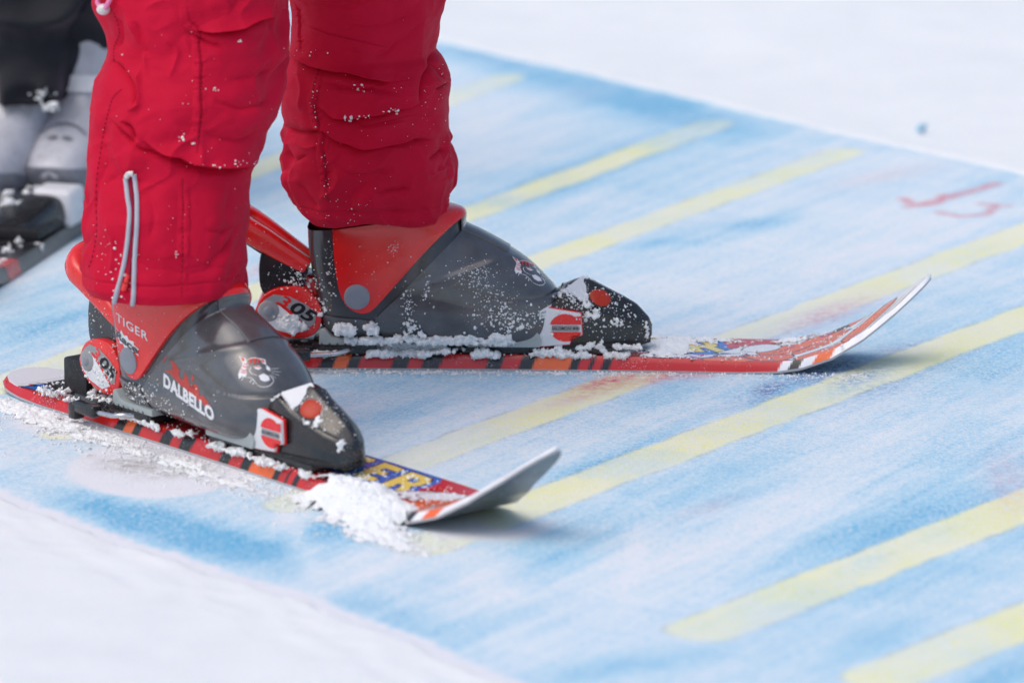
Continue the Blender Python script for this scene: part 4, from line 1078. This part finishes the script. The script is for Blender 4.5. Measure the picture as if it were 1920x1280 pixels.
    return np.concatenate([np.array(inn), V, np.array(top)])
WN, WF = leg_mesh(LEGS['near'], 1), leg_mesh(LEGS['far'], 2)
nu = WN.shape[1]
Fn = grid_faces(WN.shape[0], nu, False, True); Ff = grid_faces(WF.shape[0], nu, False, True) + WN.shape[0] * nu
hipV = []
aa = np.linspace(0, 2 * math.pi, 72, endpoint=False)
for zz_, rx, ry in ((.44, .02, .03), (.47, .10, .12), (.51, .125, .15), (.56, .13, .155), (.62, .12, .145), (.66, .11, .13)):
    for w in aa: hipV.append((-.185 + rx * math.cos(w) * 1.0, -.25 + ry * math.sin(w), zz_))
hipF = grid_faces(6, 72, False, True).tolist() + [list(range(72))[::-1], [5 * 72 + k for k in range(72)]]
off = (WN.shape[0] + WF.shape[0]) * nu
TV = np.concatenate([WN.reshape(-1, 3), WF.reshape(-1, 3), np.array(hipV)]) - PERSON_AT
TF = Fn.tolist() + Ff.tolist() + [[i + off for i in f_] for f_ in hipF]
trousers = mesh_obj('trousers', TV, TF, M['red_fabric'], child)
bv_tr = BVHTree.FromPolygons([Vector(v) for v in (TV + PERSON_AT)], TF)
def on_surface(px, py, lift=0., bv=bv_tr):
    d = Vector(view_ray(px, py)).normalized(); h = bv.ray_cast(Vector(CAMP), d)
    if h[0] is None: return None
    n = h[1] if h[1].dot(d) < 0 else -h[1]
    return np.array(h[0] + n * lift)
def surf_line(pts, n, lift):
    out = [on_surface(x, y, lift) for x, y in catmull(pts, n)]; out = [q for q in out if q is not None]
    return np.array(out) - PERSON_AT
# zip with two piped edges and its pull
b = MB(); b.tube(surf_line([(236, 334), (240, 370), (244, 400), (241, 440), (236, 480), (229, 515), (221, 545), (215, 566)], 40, .0010), .0022, 8); p1 = b.build('piping', M['piping'], trousers)
b = MB(); b.tube(surf_line([(252, 326), (257, 370), (257, 420), (254, 470), (252, 520), (251, 556), (249, 571)], 40, .0010), .0022, 8); b.build('piping', M['piping'], trousers)
b = MB(); b.tube(surf_line([(238, 332), (242, 325), (250, 325)], 8, .0012), .0026, 8); b.build('zip_stop', M['pearl'], trousers)
b = MB(); b.tube(surf_line([(246, 336), (250, 400), (248, 460), (243, 515)], 60, .0002), .0019, 6); b.build('zip', M['seam'], trousers)
b = MB(); b.tube(surf_line([(243, 516), (239, 530)], 5, .0030), .0022, 8); b.tube(surf_line([(238, 530), (235, 546)], 5, .0030), .0028, 8); b.build('zip_pull', M['bred'], trousers)
# stitched seams
def seam(pts, n, r=.00055, dash=True):
    P = surf_line(pts, n, .0003); b = MB(); k = 0
    while k + 3 < len(P):
        b.tube(P[k:k + 3], r, 5); k += 4
    o = b.build('stitching', M['seam'], trousers); o['kind'] = 'stuff'
seam([(214, 25), (224, 60), (214, 90), (214, 118)], 60)
seam([(228, 168), (212, 184), (202, 215), (194, 250), (188, 290), (182, 330), (180, 380), (182, 430), (176, 470), (166, 505)], 150)
seam([(368, 60), (377, 110), (379, 180), (375, 250), (368, 290)], 110, .00035)
seam([(342, 335), (343, 430), (340, 560)], 110)
seam([(607, 290), (610, 330), (616, 380)], 60); seam([(598, 128), (588, 165), (587, 200), (600, 240)], 70)
# drawcord loop with its clear end at the knee
b = MB(); b.tube([q - PERSON_AT for q in (on_surface(192, -12, .004), on_surface(193, 2, .006), on_surface(200, 12, .007))], .0022, 8)
b.tube([q - PERSON_AT for q in (on_surface(216, -12, .004), on_surface(214, 2, .006), on_surface(209, 13, .007))], .0022, 8); b.build('drawcord', M['pink'], trousers)
c_ = on_surface(204, 14, .006) - PERSON_AT
b = MB(); b.ball(tuple(c_), (.0062, .005, .0052), 3); b.build('cord_end', M['pearl'], trousers)

# ================================================================== SECOND SKIER, behind on the left
def simple_boot(mat, mat2):
    st = np.array([(.150, .075, .146, .060, .003), (.152, .082, .140, .045, .022), (.149, .090, .132, .034, .034), (.138, .100, .118, .030, .042), (.120, .114, .098, .029, .0475), (.098, .128, .07, .029, .050), (.072, .146, .04, .029, .050), (.055, .168, .0, .029, .049),
                   (.048, .190, -.04, .029, .048), (.044, .210, -.075, .032, .048), (.041, .225, -.098, .05, .049), (.039, .245, -.108, .09, .050), (.037, .265, -.114, .14, .052)])
    K = catmull(st, 70); a = np.linspace(0, 2 * math.pi, 60, endpoint=False); ca, sa = np.cos(a), np.sin(a)
    e = np.where(ca > 0, 2 / 2.4, 2 / 3.6); u = np.sign(ca) * np.abs(ca) ** e; s = np.sign(sa) * np.abs(sa) ** e
    P = ((K[:, 0:2] + K[:, 2:4]) / 2)[:, None] + ((K[:, 0:2] - K[:, 2:4]) / 2)[:, None] * u[None, :, None]
    return np.stack([P[..., 0], K[:, 4][:, None] * s[None] * (1 - .08 * u[None]), P[..., 1]], -1)
SB = simple_boot(None, None) * np.array([.84, .86, .74]) + np.array([0, 0, .006])
second = empty('person', (-.47, .68, 0)); tag(second, 'second skier standing behind on the left in black trousers and silver grey boots', 'person')
S_AT = np.array([-.47, .68, 0])
HEAD = math.radians(-108)
def second_foot(toe_px, zt, heading, nm):
    """boot whose toe stands over a point of the ground"""
    g = ground(*toe_px, zt); c, s = math.cos(heading), math.sin(heading)
    return (g[0] - .126 * c, g[1] - .126 * s, heading)
F1 = second_foot((92, 338), .055, math.radians(-106), 'a'); F2 = second_foot((-62, 345), .055, math.radians(-112), 'b')
def second_boot(pose, first):
    sh = mesh_obj('ski_boot', SB.reshape(-1, 3), grid_faces(SB.shape[0], SB.shape[1], False, True), M['silver'], second, True, 50)
    sh.location = (pose[0] - S_AT[0], pose[1] - S_AT[1], 0); sh.rotation_euler = (0, 0, pose[2])
    me = closed_loft(SB + (SB - SB.mean(1, keepdims=True)) * .06)
    cut_by_outline('cuff', me, [(-.13, .095), (-.05, .078), (-.025, .080), (.025, .135), (.055, .146), (.08, .34), (-.13, .34)], -.1, .1, M['silver'], sh, .001)
    me = closed_loft(SB + (SB - SB.mean(1, keepdims=True)) * .045)
    cut_by_outline('toe_cap', me, [(-.13, .0), (-.13, .048), (.0, .050), (.076, .058), (.095, .064), (.14, .070), (.2, .05), (.2, 0)], -.1, .1, M['silver_dark'], sh, .001)
    me = closed_loft(SB + (SB - SB.mean(1, keepdims=True)) * .10)
    cut_by_outline('buckle_strap', me, [(-.13, .136), (.08, .136), (.08, .153), (-.13, .153)], -.1, .1, M['bwhite'], sh, .001)
    bvs = bvh_of(sh)
    def top(x, y):
        h = bvs.ray_cast(Vector((x, y, .4)), Vector((0, 0, -1)))
        return None if h[0] is None else h[0] + Vector((0, 0, .0012))
    if not first: return sh
    arc = stroke_2d([[(.080, -.026), (.075, -.009), (.075, .009), (.080, .026)]], .0042)
    eye = poly_2d([blob([(.094, -.015), (.098, -.006), (.094, -.001), (.091, -.007)], 16).tolist(), blob([(.094, .002), (.097, .009), (.094, .016), (.091, .008)], 16).tolist()])
    decal('emblem', join_2d(arc, eye), top, M['silver_dark'], sh, .005)
    return sh
second_boot(F1, True); second_boot(F2, False)
# black trousers
def plain_leg(pose, zb, ztop, rad, seed, tilt):
    nu_, nv_ = 90, 110; a = np.linspace(0, 2 * math.pi, nu_, endpoint=False); v = np.linspace(0, 1, nv_)
    base = np.array([pose[0] + -.030 * math.cos(pose[2]), pose[1] - .030 * math.sin(pose[2])])
    Z = zb + v * (ztop - zb)
    R = rad * (1 + .10 * np.sin(v * 9 + seed)) * (1 + .25 * v)
    X = base[0] + tilt[0] * v; Yv = base[1] + tilt[1] * v
    V = np.stack([X[:, None] + R[:, None] * np.cos(a), Yv[:, None] + R[:, None] * np.sin(a), np.repeat(Z[:, None], nu_, 1)], -1)
    P = np.stack([np.cos(a)[None] * 1.4 + 0 * R[:, None], np.sin(a)[None] * 1.4 + 0 * R[:, None], Z[:, None] * 16 + 0 * a[None]], -1)
    o_ = .020 * (1 - 2 * np.abs(noise3(P + seed, seed))) + .007 * noise3(P * 2.5, seed + 1)
    V[..., 0] += o_ * np.cos(a); V[..., 1] += o_ * np.sin(a)
    inner = (V[:1] - np.array([X[0], Yv[0], 0])) * np.array([.9, .9, 1]) + np.array([X[0], Yv[0], .03])
    return np.concatenate([inner, V])
L1 = plain_leg(F1, .180, .56, .073, 31, (-.03, .03)); L2 = plain_leg(F2, .128, .56, .078, 37, (.03, .06))
nleg = L1.shape[0] * L1.shape[1]
hv = []
for zz_, rx, ry in ((.50, .02, .02), (.53, .13, .10), (.57, .14, .115), (.64, .13, .11), (.70, .12, .10)):
    for w in aa: hv.append(((F1[0] + F2[0]) / 2 + .04 + rx * math.cos(w), (F1[1] + F2[1]) / 2 + .09 + ry * math.sin(w), zz_))
hF = grid_faces(5, 72, False, True).tolist() + [list(range(72))[::-1], [4 * 72 + k for k in range(72)]]
V = np.concatenate([L1.reshape(-1, 3), L2.reshape(-1, 3), np.array(hv)]) - S_AT
F = grid_faces(L1.shape[0], L1.shape[1], False, True).tolist() + (grid_faces(L2.shape[0], L2.shape[1], False, True) + nleg).tolist() + [[i + 2 * nleg for i in f_] for f_ in hF]
mesh_obj('trousers', V, F, M['black_fabric'], second)
# their skis
def black_ski(pose, label, x0, x1):
    sk = empty('ski', (pose[0], pose[1], 0), pose[2]); tag(sk, label, 'ski', "the second skier's pair of skis")
    xs = np.linspace(x0, x1, 160); V = []; C = []
    for x in xs:
        e = min((x - x0), (x1 - x)); w = .040 + .012 * sstep(.1, x1, x) + .006 * sstep(-.2, x0, x); w *= math.sqrt(max(.0, min(1, e / .04))) * .97 + .03
        zb = .10 * max(0, (x - (x1 - .15)) / .15) ** 2 + .012 * max(0, ((x0 + .05) - x) / .05) ** 2; th = .016 if e > .08 else .008 + .1 * e
        red_ = (x > .335 and x < .375) or x < x0 + .05
        for y, z_ in ((-w, 0), (-w, .003), (-w + .004, th), (-w * .55, th), (w * .55, th), (w - .004, th), (w, .003), (w, 0)):
            V.append((x, y, zb + z_)); C.append((.55, .03, .025) if red_ and z_ > .001 else (.014, .015, .018))
    F = grid_faces(160, 8, False, True).tolist() + [list(range(8))[::-1], [159 * 8 + k for k in range(8)]]
    o = mesh_obj('board', V, F, M['lacquer'], sk, True, 40)
    at = o.data.attributes.new('paint', 'FLOAT_COLOR', 'POINT'); at.data.foreach_set('color', np.concatenate([np.array(C), np.ones((len(C), 1))], 1).astype(np.float32).ravel())
    b = MB(); b.box(-.16, -.02, -.034, .034, .016, .0295, .002); b.box(.06, .25, -.034, .034, .016, .0285, .002); b.build('plate', M['black_soft'], sk)
    Vv, Ff_ = loft_x([(.118, .018, .036, .036, .033), (.13, .018, .048, .040, .034), (.165, .018, .050, .038, .031), (.20, .018, .044, .035, .027), (.235, .018, .036, .029, .022), (.248, .019, .032, .020, .014)], 40, 6, 4)
    tb = mesh_obj('toe_binding', Vv, Ff_, M['black'], sk, True, 45)
    b = MB(); b.box(.128, .172, -.004, .0425, .014, .0545, .007, 3); b.build('cover', M['bwhite'], tb)
    b = MB(); b.prism([(-.175, .03), (-.18, .06), (-.16, .10), (-.13, .105), (-.12, .06), (-.125, .03)], -.033, .033, .004, 3); b.build('heel_binding', M['black'], sk)
    return sk
sk1 = black_ski(F1, 'black ski with a red band, edge on at the left behind the near crimson leg', -.48, .52)
sk2 = black_ski(F2, 'snowy black ski under the grey boot cut off by the left edge of the photo', -.40, .52)

# ================================================================== LOOSE SNOW
ICO = {}
for s_ in (1, 2):
    bm = bmesh.new(); bmesh.ops.create_icosphere(bm, subdivisions=s_, radius=1)
    bm.verts.index_update(); ICO[s_] = (np.array([v.co[:] for v in bm.verts]), np.array([[v.index for v in f_.verts] for f_ in bm.faces])); bm.free()
def balls(P, R, sub=1, jit=.35, flat=None):
    V0, F0 = ICO[sub]; n = len(P); P = np.asarray(P); R = np.asarray(R)
    s = 1 + jit * rng.uniform(-1, 1, (n, len(V0), 1)); ax = 1 + .4 * rng.uniform(-1, 1, (n, 1, 3))
    V = P[:, None] + V0[None] * R[:, None, None] * s * ax
    F = F0[None] + (np.arange(n) * len(V0))[:, None, None]
    return V.reshape(-1, 3), F.reshape(-1, 3)
def heap(name, P, R, label, cat, vox=.0009, amp=.0007, flecks=None, parent=None, crumb=.0014, more=()):
    """balls of snow grown together into crumbly heaps, with loose crumbs"""
    V, F = balls(P, R, 2, .18)
    o = mesh_obj(name, V, F.tolist(), M['crumb'])
    r = o.modifiers.new('r', 'REMESH'); r.mode = 'VOXEL'; r.voxel_size = vox; r.use_smooth_shade = True
    bake(o)
    me = o.data; n = len(me.vertices); co = np.empty(n * 3); me.vertices.foreach_get('co', co); co = co.reshape(-1, 3)
    no = np.empty(n * 3); me.vertices.foreach_get('normal', no); no = no.reshape(-1, 3)
    dsp = amp * (.8 * noise3(co * 240, 41) + .8 * noise3(co * 520, 42) + .4 * noise3(co * 100, 43))
    co = co + no * dsp[:, None]
    F = [tuple(p.vertices) for p in me.polygons]
    bpy.data.objects.remove(o)
    pick = rng.integers(0, n, min(14000, n // 6)); keep = noise3(co[pick] * 130, 51) > -.2; pick = pick[keep]
    cp = co[pick] + no[pick] * .0004; cr = crumb * rng.uniform(.35, 1.0, len(pick)) ** 2
    V3, F3 = balls(cp, cr, 1, .45); F = F + (F3 + len(co)).tolist(); co = np.concatenate([co, V3])
    if flecks is not None and len(flecks[0]):
        V2, F2 = balls(flecks[0], flecks[1], 1, .4); F = F + (F2 + len(co)).tolist(); co = np.concatenate([co, V2])
    for V4, F4 in more:
        F = F + (F4 + len(co)).tolist(); co = np.concatenate([co, V4])
        pk = V4[rng.integers(0, len(V4), len(V4) // 15)]; pk = pk[noise3(pk * 70, 52) > -.1]
        V5, F5 = balls(pk + [0, 0, .0003], crumb * 1.15 * rng.uniform(.3, 1.0, len(pk)) ** 2.2, 1, .45); F = F + (F5 + len(co)).tolist(); co = np.concatenate([co, V5])
    o = mesh_obj(name, co, F, M['crumb']); tag(o, label, cat, kind='stuff')
    return o
def loc(pose, L): return np.array([pose_world(pose, l) for l in L])
def toe_snow(n, x, y, sx, sy, rb, lift=.0006):
    X, Y = rng.normal(x, sx, n), rng.normal(y, sy, n); Z = toe_z(X, Y) + lift
    k = np.abs(Y) < np.interp(X, TX, T_W) * 1.02
    return np.stack([X, Y, Z], -1)[k], rng.uniform(rb * .35, rb, n)[k]
def band(n, x0, x1, y0, y1, z0, z1, r0, r1, prof=None):
    x = x0 + (x1 - x0) * rng.beta(1.25, 1.25, n); t_ = rng.uniform(0, 1, n); y = y0 + (y1 - y0) * t_; z = z0 + (z1 - z0) * rng.uniform(0, 1, n) ** 1.5 * (.45 + .55 * np.clip(.5 + noise3(np.stack([x * 60, 0 * x, 0 * x], -1), 71), 0, 1))
    r = r0 + (r1 - r0) * rng.uniform(0, 1, n) ** 2
    k = noise3(np.stack([x * 80, y * 80, z * 80], -1), 77) > -.22
    return np.stack([x, y, z], -1)[k], r[k]
def cat_(*a): return np.concatenate([q[0] for q in a]), np.concatenate([q[1] for q in a])
def clump(c, r, n, rb): # ball of balls
    d = rng.normal(0, 1, (n, 3)) * np.array(r) * .6 + np.array(c); return d, rng.uniform(rb * .4, rb, n)

# snow along the near ski and in its binding
A = cat_(band(120, -.10, .02, -.0385, -.034, .0150, .021, .001, .0028), band(140, .02, .11, -.039, -.032, .0140, .019, .001, .0026), band(140, .112, .20, -.040, -.030, .0140, .018, .001, .0028),
         band(520, -.225, -.105, -.040, .000, .0150, .021, .0010, .0026), band(220, -.165, -.105, -.036, .030, .022, .028, .0010, .0026),
         clump((.2045, -.0105, .0420), (.0015, .003, .005), 34, .0022), toe_snow(20, .128, -.024, .003, .003, .0018),
         toe_snow(60, .176, -.0135, .002, .005, .0013, .002), toe_snow(30, .168, -.0225, .006, .0015, .0012, .0016), toe_snow(26, .163, -.010, .006, .005, .0009, .0035), toe_snow(60, .185, -.008, .008, .006, .0008, .002))
def drift(pose, x0, x1, y0, y1, env, res, amp, bank=False):
    """a low bank of crumbly snow, lying on the mat and up over the ski"""
    gx_, gy_ = np.arange(x0, x1, res), np.arange(y0, y1, res)
    X, Y = np.meshgrid(gx_, gy_, indexing='ij'); P = np.stack([X, Y, 0 * X], -1)
    on = board_on(X, Y, .0015)
    base = np.where(on, board_z(X) + board_t(X), 0.)
    if bank: base = np.where(on, base, (board_z(X) + board_t(X)) * sstep(.040, -.002, board_r(X) - Y) ** 1.3 * sstep(.180, .245, X) * sstep(.352, .315, X) * (Y < 0))
    H = env(X, Y) * (.8 + .22 * noise3(P * 45, 61) + .20 * noise3(P * 120, 62)) + amp * (1.1 * noise3(P * 210, 63) + 1.0 * noise3(P * 400, 64) + .7 * noise3(P * 700, 65))
    V = np.stack([X, Y, base + H], -1).reshape(-1, 3); F = grid_faces(*X.shape)
    if bank: H = H + .0012 * noise3(P * 70, 66) + .0009 * noise3(P * 190, 67) - .0002; V = np.stack([X, Y, base + H], -1).reshape(-1, 3)
    h = H.ravel(); F = F[(h[F] > .0001).all(1)]; F = F[np.ptp(V[:, 2][F], axis=1) < .0055]
    used = np.unique(F); mp = -np.ones(len(V), int); mp[used] = np.arange(len(used))
    return loc(pose, V[used]), mp[F]
def gb(X, Y, x, y, sx, sy, a): return a * np.exp(-.5 * (((X - x) / sx) ** 2 + ((Y - y) / sy) ** 2))
def env_near(X, Y):
    e = gb(X, Y, .275, -.055, .045, .018, .0046) + gb(X, Y, .225, -.040, .022, .014, .0075) + gb(X, Y, .325, -.070, .038, .017, .0042) + gb(X, Y, .370, -.085, .036, .015, .0050)
    e += gb(X, Y, -.04, -.062, .16, .014, .0035) + gb(X, Y, -.21, -.056, .05, .014, .0040) + gb(X, Y, .10, -.070, .06, .016, .0030) + gb(X, Y, -.12, -.085, .09, .03, .0022)
    e += gb(X, Y, .218, .000, .012, .022, .0040) + gb(X, Y, .262, -.022, .028, .010, .0055) + gb(X, Y, .305, -.030, .022, .008, .004) + gb(X, Y, -.155, -.012, .045, .020, .0045)
    e += gb(X, Y, .250, -.036, .030, .011, .0034) + gb(X, Y, .298, -.044, .022, .010, .0036) + gb(X, Y, .262, -.018, .022, .007, .0030)
    on = board_on(X, Y, -.002)
    e = e - .010 * (~on & (Y > -.046) & (X < .185)) - .02 * on * (X < .188) * (X > -.105) - .02 * on * (Y > .02) * (X > .235)
    return e - .0030 - .03 * (X > .345) * (Y > -.050)
DR = [drift(NEAR_POSE, -.275, .46, -.175, .055, env_near, .0009, .0008, True)]
x = rng.uniform(-.27, .42, 2200); y = -.040 - np.abs(rng.normal(0, .035, 2200)); fl1 = (np.stack([x, y, np.full(2200, .0006)], -1), rng.uniform(.02, 1., 2200) ** 3 * .0014 + .0003)
tp = (np.stack([rng.uniform(-.25, .36, 900), rng.uniform(-.034, .046, 900), np.full(900, .0158)], -1), rng.uniform(.0004, .0015, 900)); tp[0][:, 2] = board_z(tp[0][:, 0]) + board_t(tp[0][:, 0])
B_ = cat_(fl1, tp)
heap('loose_snow', loc(NEAR_POSE, A[0]), A[1], 'crumbly snow sprayed along the near ski and packed around its bindings', 'snow', flecks=(loc(NEAR_POSE, B_[0]), B_[1]), more=DR, crumb=.0009)

# snow on the far ski, its boot and bindings
A = cat_(band(900, -.055, .070, -.0405, -.031, .0145, .0215, .0012, .0030), band(700, -.078, .098, -.0435, -.038, .0285, .0365, .0010, .0030), band(200, -.085, -.045, -.0465, -.041, .038, .053, .0014, .0038), band(60, -.02, .0, -.0455, -.043, .035, .062, .0008, .0018),
         band(180, .060, .100, -.047, -.042, .033, .046, .0010, .0026), band(300, .10, .205, -.036, -.028, .0140, .0205, .0010, .0030), band(140, .12, .205, -.033, -.028, .022, .0285, .0010, .0024),
         band(200, -.16, -.095, -.039, -.015, .0160, .025, .0015, .004), band(120, -.14, -.085, -.037, -.030, .0160, .021, .0012, .003), clump((-.128, -.0322, .043), (.010, .0008, .006), 120, .0030), clump((-.115, -.012, .078), (.010, .008, .004), 70, .0022), clump((-.096, -.026, .060), (.004, .006, .008), 40, .0022),
         toe_snow(110, .150, -.018, .008, .006, .0019, .001), toe_snow(60, .158, -.006, .005, .007, .0016, .0015), clump((.160, -.0265, .052), (.008, .0008, .003), 40, .0018), clump((.181, -.0235, .045), (.006, .0010, .003), 22, .0016), clump((.2095, -.008, .037), (.0015, .004, .005), 40, .0020), toe_snow(30, .190, -.010, .006, .005, .0015, .001),
         toe_snow(40, .132, -.022, .004, .004, .0017))
def env_far(X, Y):
    on = board_on(X, Y, .004)
    return on * (gb(X, Y, .228, .010, .018, .034, .0055) + gb(X, Y, .272, .046, .022, .010, .0032) + gb(X, Y, .350, .044, .014, .008, .0040)) + gb(X, Y, .0, -.046, .25, .006, .0022) - .0016
DR = [drift(FAR_POSE, -.25, .44, -.075, .056, env_far, .0010, .0009)]
n = 700; x = rng.uniform(-.2, .42, n); fl = (np.stack([x, -.036 - np.abs(rng.normal(0, .014, n)), np.full(n, .0005)], -1), rng.uniform(.0004, .0014, n))
n = 450; x = rng.uniform(-.2, .40, n); tp = (np.stack([x, rng.uniform(-.034, .048, n), board_z(x) + board_t(x)], -1), rng.uniform(.0004, .0016, n))
B_ = cat_(fl, tp)
heap('loose_snow', loc(FAR_POSE, A[0]), A[1], 'crumbly snow stuck along the far ski, its boot sole and its bindings', 'snow', .0008, .0006, flecks=(loc(FAR_POSE, B_[0]), B_[1]), more=DR, crumb=.0009)

# snow caught on the second skier's trousers, boots and bindings
A = cat_(band(90, .10, .20, -.036, -.008, .040, .050, .002, .006), band(60, .05, .13, -.050, .050, .020, .027, .003, .007), band(260, .17, .40, -.04, .036, .010, .014, .002, .007))
Pq = np.concatenate([loc(F1, A[0]), loc(F2, A[0]), loc(F2, band(170, .042, .048, -.06, .07, .124, .150, .001, .0026)[0])])
Rq = np.concatenate([A[1], A[1], rng.uniform(.0010, .0026, len(Pq) - 2 * len(A[1]))])
heap('loose_snow', Pq, Rq, 'clods of snow on the bindings and cuffs of the skier in black', 'snow', .0012, .0010, crumb=.0015)

# flecks of snow thrown on trousers and boots
dg = bpy.context.evaluated_depsgraph_get()
fleck_P, fleck_R = [], []
def bv_world(o):
    dg.update(); mw = o.matrix_world.copy()
    return BVHTree.FromPolygons([mw @ v.co for v in o.data.vertices], [tuple(p.vertices) for p in o.data.polygons])
bpy.context.view_layer.update()
for px, py, n, sx, sy, r0, r1 in ((675, 168, 9, 6, 3, .0008, .0020), (745, 210, 4, 2, 3, .002, .0032), (662, 224, 8, 8, 2, .0012, .0026), (685, 219, 8, 9, 2, .0006, .0016), (735, 207, 8, 8, 2, .0006, .0014), (330, 475, 6, 4, 3, .0008, .0018), (340, 258, 5, 4, 5, .0010, .0022), (363, 268, 3, 3, 3, .001, .002),
                                  (400, 168, 6, 8, 2, .0006, .0013), (452, 78, 4, 4, 4, .0008, .0016), (470, 305, 12, 16, 5, .0007, .0018), (400, 311, 8, 24, 3, .0006, .0016), (195, 470, 18, 10, 30, .0005, .0015), (610, 330, 22, 4, 45, .0004, .0012), (590, 210, 14, 3, 26, .0004, .0013), (630, 400, 22, 40, 14, .0004, .0012), (800, 180, 12, 10, 20, .0004, .0012),
                                  (232, 520, 24, 8, 26, .0006, .0018), (575, 100, 8, 16, 6, .0006, .0015), (340, 400, 50, 110, 120, .0003, .0007), (690, 300, 60, 110, 100, .0003, .0007), (330, 150, 18, 90, 90, .0004, .0011), (830, 140, 10, 8, 30, .0005, .0012)):
    for _ in range(n):
        q = on_surface(rng.normal(px, sx), rng.normal(py, sy), 0.)
        if q is not None and q[1] < .3: fleck_P.append(q); fleck_R.append(r0 * .6 + (r1 * .7 - r0 * .6) * rng.uniform(0, 1) ** 2)
boot_bv = []
for bt in (near_boot, far_boot):
    for o in [bt] + list(bt.children):
        if o.name.split('.')[0] in ('ski_boot', 'cuff', 'instep_shell', 'heel_counter'): boot_bv.append(bv_world(o))
for sk in (near_ski, far_ski):
    for o in sk.children:
        if o.name.split('.')[0] in ('heel_binding', 'toe_binding'):
            boot_bv.append(bv_world(o))
            for q in o.children:
                if q.name.split('.')[0] in ('lever', 'wing', 'lid', 'handle'): boot_bv.append(bv_world(q))
def on_any(px, py):
    d = Vector(view_ray(px, py)).normalized(); best = None
    for bv in boot_bv:
        h = bv.ray_cast(Vector(CAMP), d)
        if h[0] is not None and (best is None or h[3] < best[0]): best = (h[3], np.array(h[0]))
    return None if best is None else best[1]
for px, py, n, sx, sy, r0, r1 in ((890, 520, 90, 22, 16, .0005, .0016), (930, 570, 80, 26, 20, .0005, .0017), (800, 545, 14, 5, 16, .001, .0022), (765, 580, 46, 6, 26, .0006, .0018), (960, 600, 90, 34, 12, .0007, .0024), (620, 500, 22, 6, 30, .0006, .0017), (700, 500, 20, 50, 40, .0005, .0013), (738, 466, 14, 5, 5, .0005, .0014),
                                  (260, 745, 60, 25, 18, .0006, .0020), (235, 760, 60, 14, 14, .0008, .0024), (218, 640, 12, 5, 20, .0006, .0016), (190, 700, 50, 12, 22, .0008, .0026), (170, 690, 30, 10, 14, .001, .0026), (170, 600, 26, 18, 24, .0005, .0016), (330, 640, 26, 70, 40, .0004, .0010), (600, 770, 50, 22, 14, .0005, .0014), (575, 760, 70, 18, 9, .0005, .0015), (640, 780, 16, 14, 20, .0005, .0014),
                                  (520, 530, 12, 18, 22, .0005, .0014), (560, 520, 40, 14, 10, .0008, .0022), (600, 560, 40, 12, 26, .0008, .0022), (1130, 560, 60, 26, 16, .0006, .0018), (1080, 560, 60, 20, 12, .0007, .0020), (1120, 590, 50, 40, 14, .0006, .0022), (1045, 600, 16, 22, 16, .0005, .0012), (1160, 620, 30, 40, 14, .0005, .0014), (470, 440, 5, 20, 20, .0004, .001), (300, 760, 40, 40, 20, .0006, .0018)):
    for _ in range(int(n * 2.2)):
        q = on_any(rng.normal(px, sx), rng.normal(py, sy))
        if q is not None: fleck_P.append(q); fleck_R.append(r0 * .45 + (r1 * .62 - r0 * .45) * rng.uniform(0, 1) ** 2)
V, F = balls(fleck_P, fleck_R, 1, .4)
o = mesh_obj('snow_flecks', V, F.tolist(), M['crumb']); tag(o, "fine flecks of snow clinging to the child's trousers, boots and bindings", 'snow', kind='stuff')
# a blue-dyed crumb on the white snow beyond the mat
g = ground(1727, 240, .010); V, F = balls([g, g + [.005, .010, .001], g + [-.004, -.009, -.001]], [.0042, .003, .0025], 2, .2)
t = NT('blue_ice'); t.set(Base_Color=(.36, .60, .74), Roughness=.6); M['ice'] = t.m
o = mesh_obj('snow_clod', V, F.tolist(), M['ice']); tag(o, 'small blue stained clod alone on the white snow beyond the mat', 'clod')
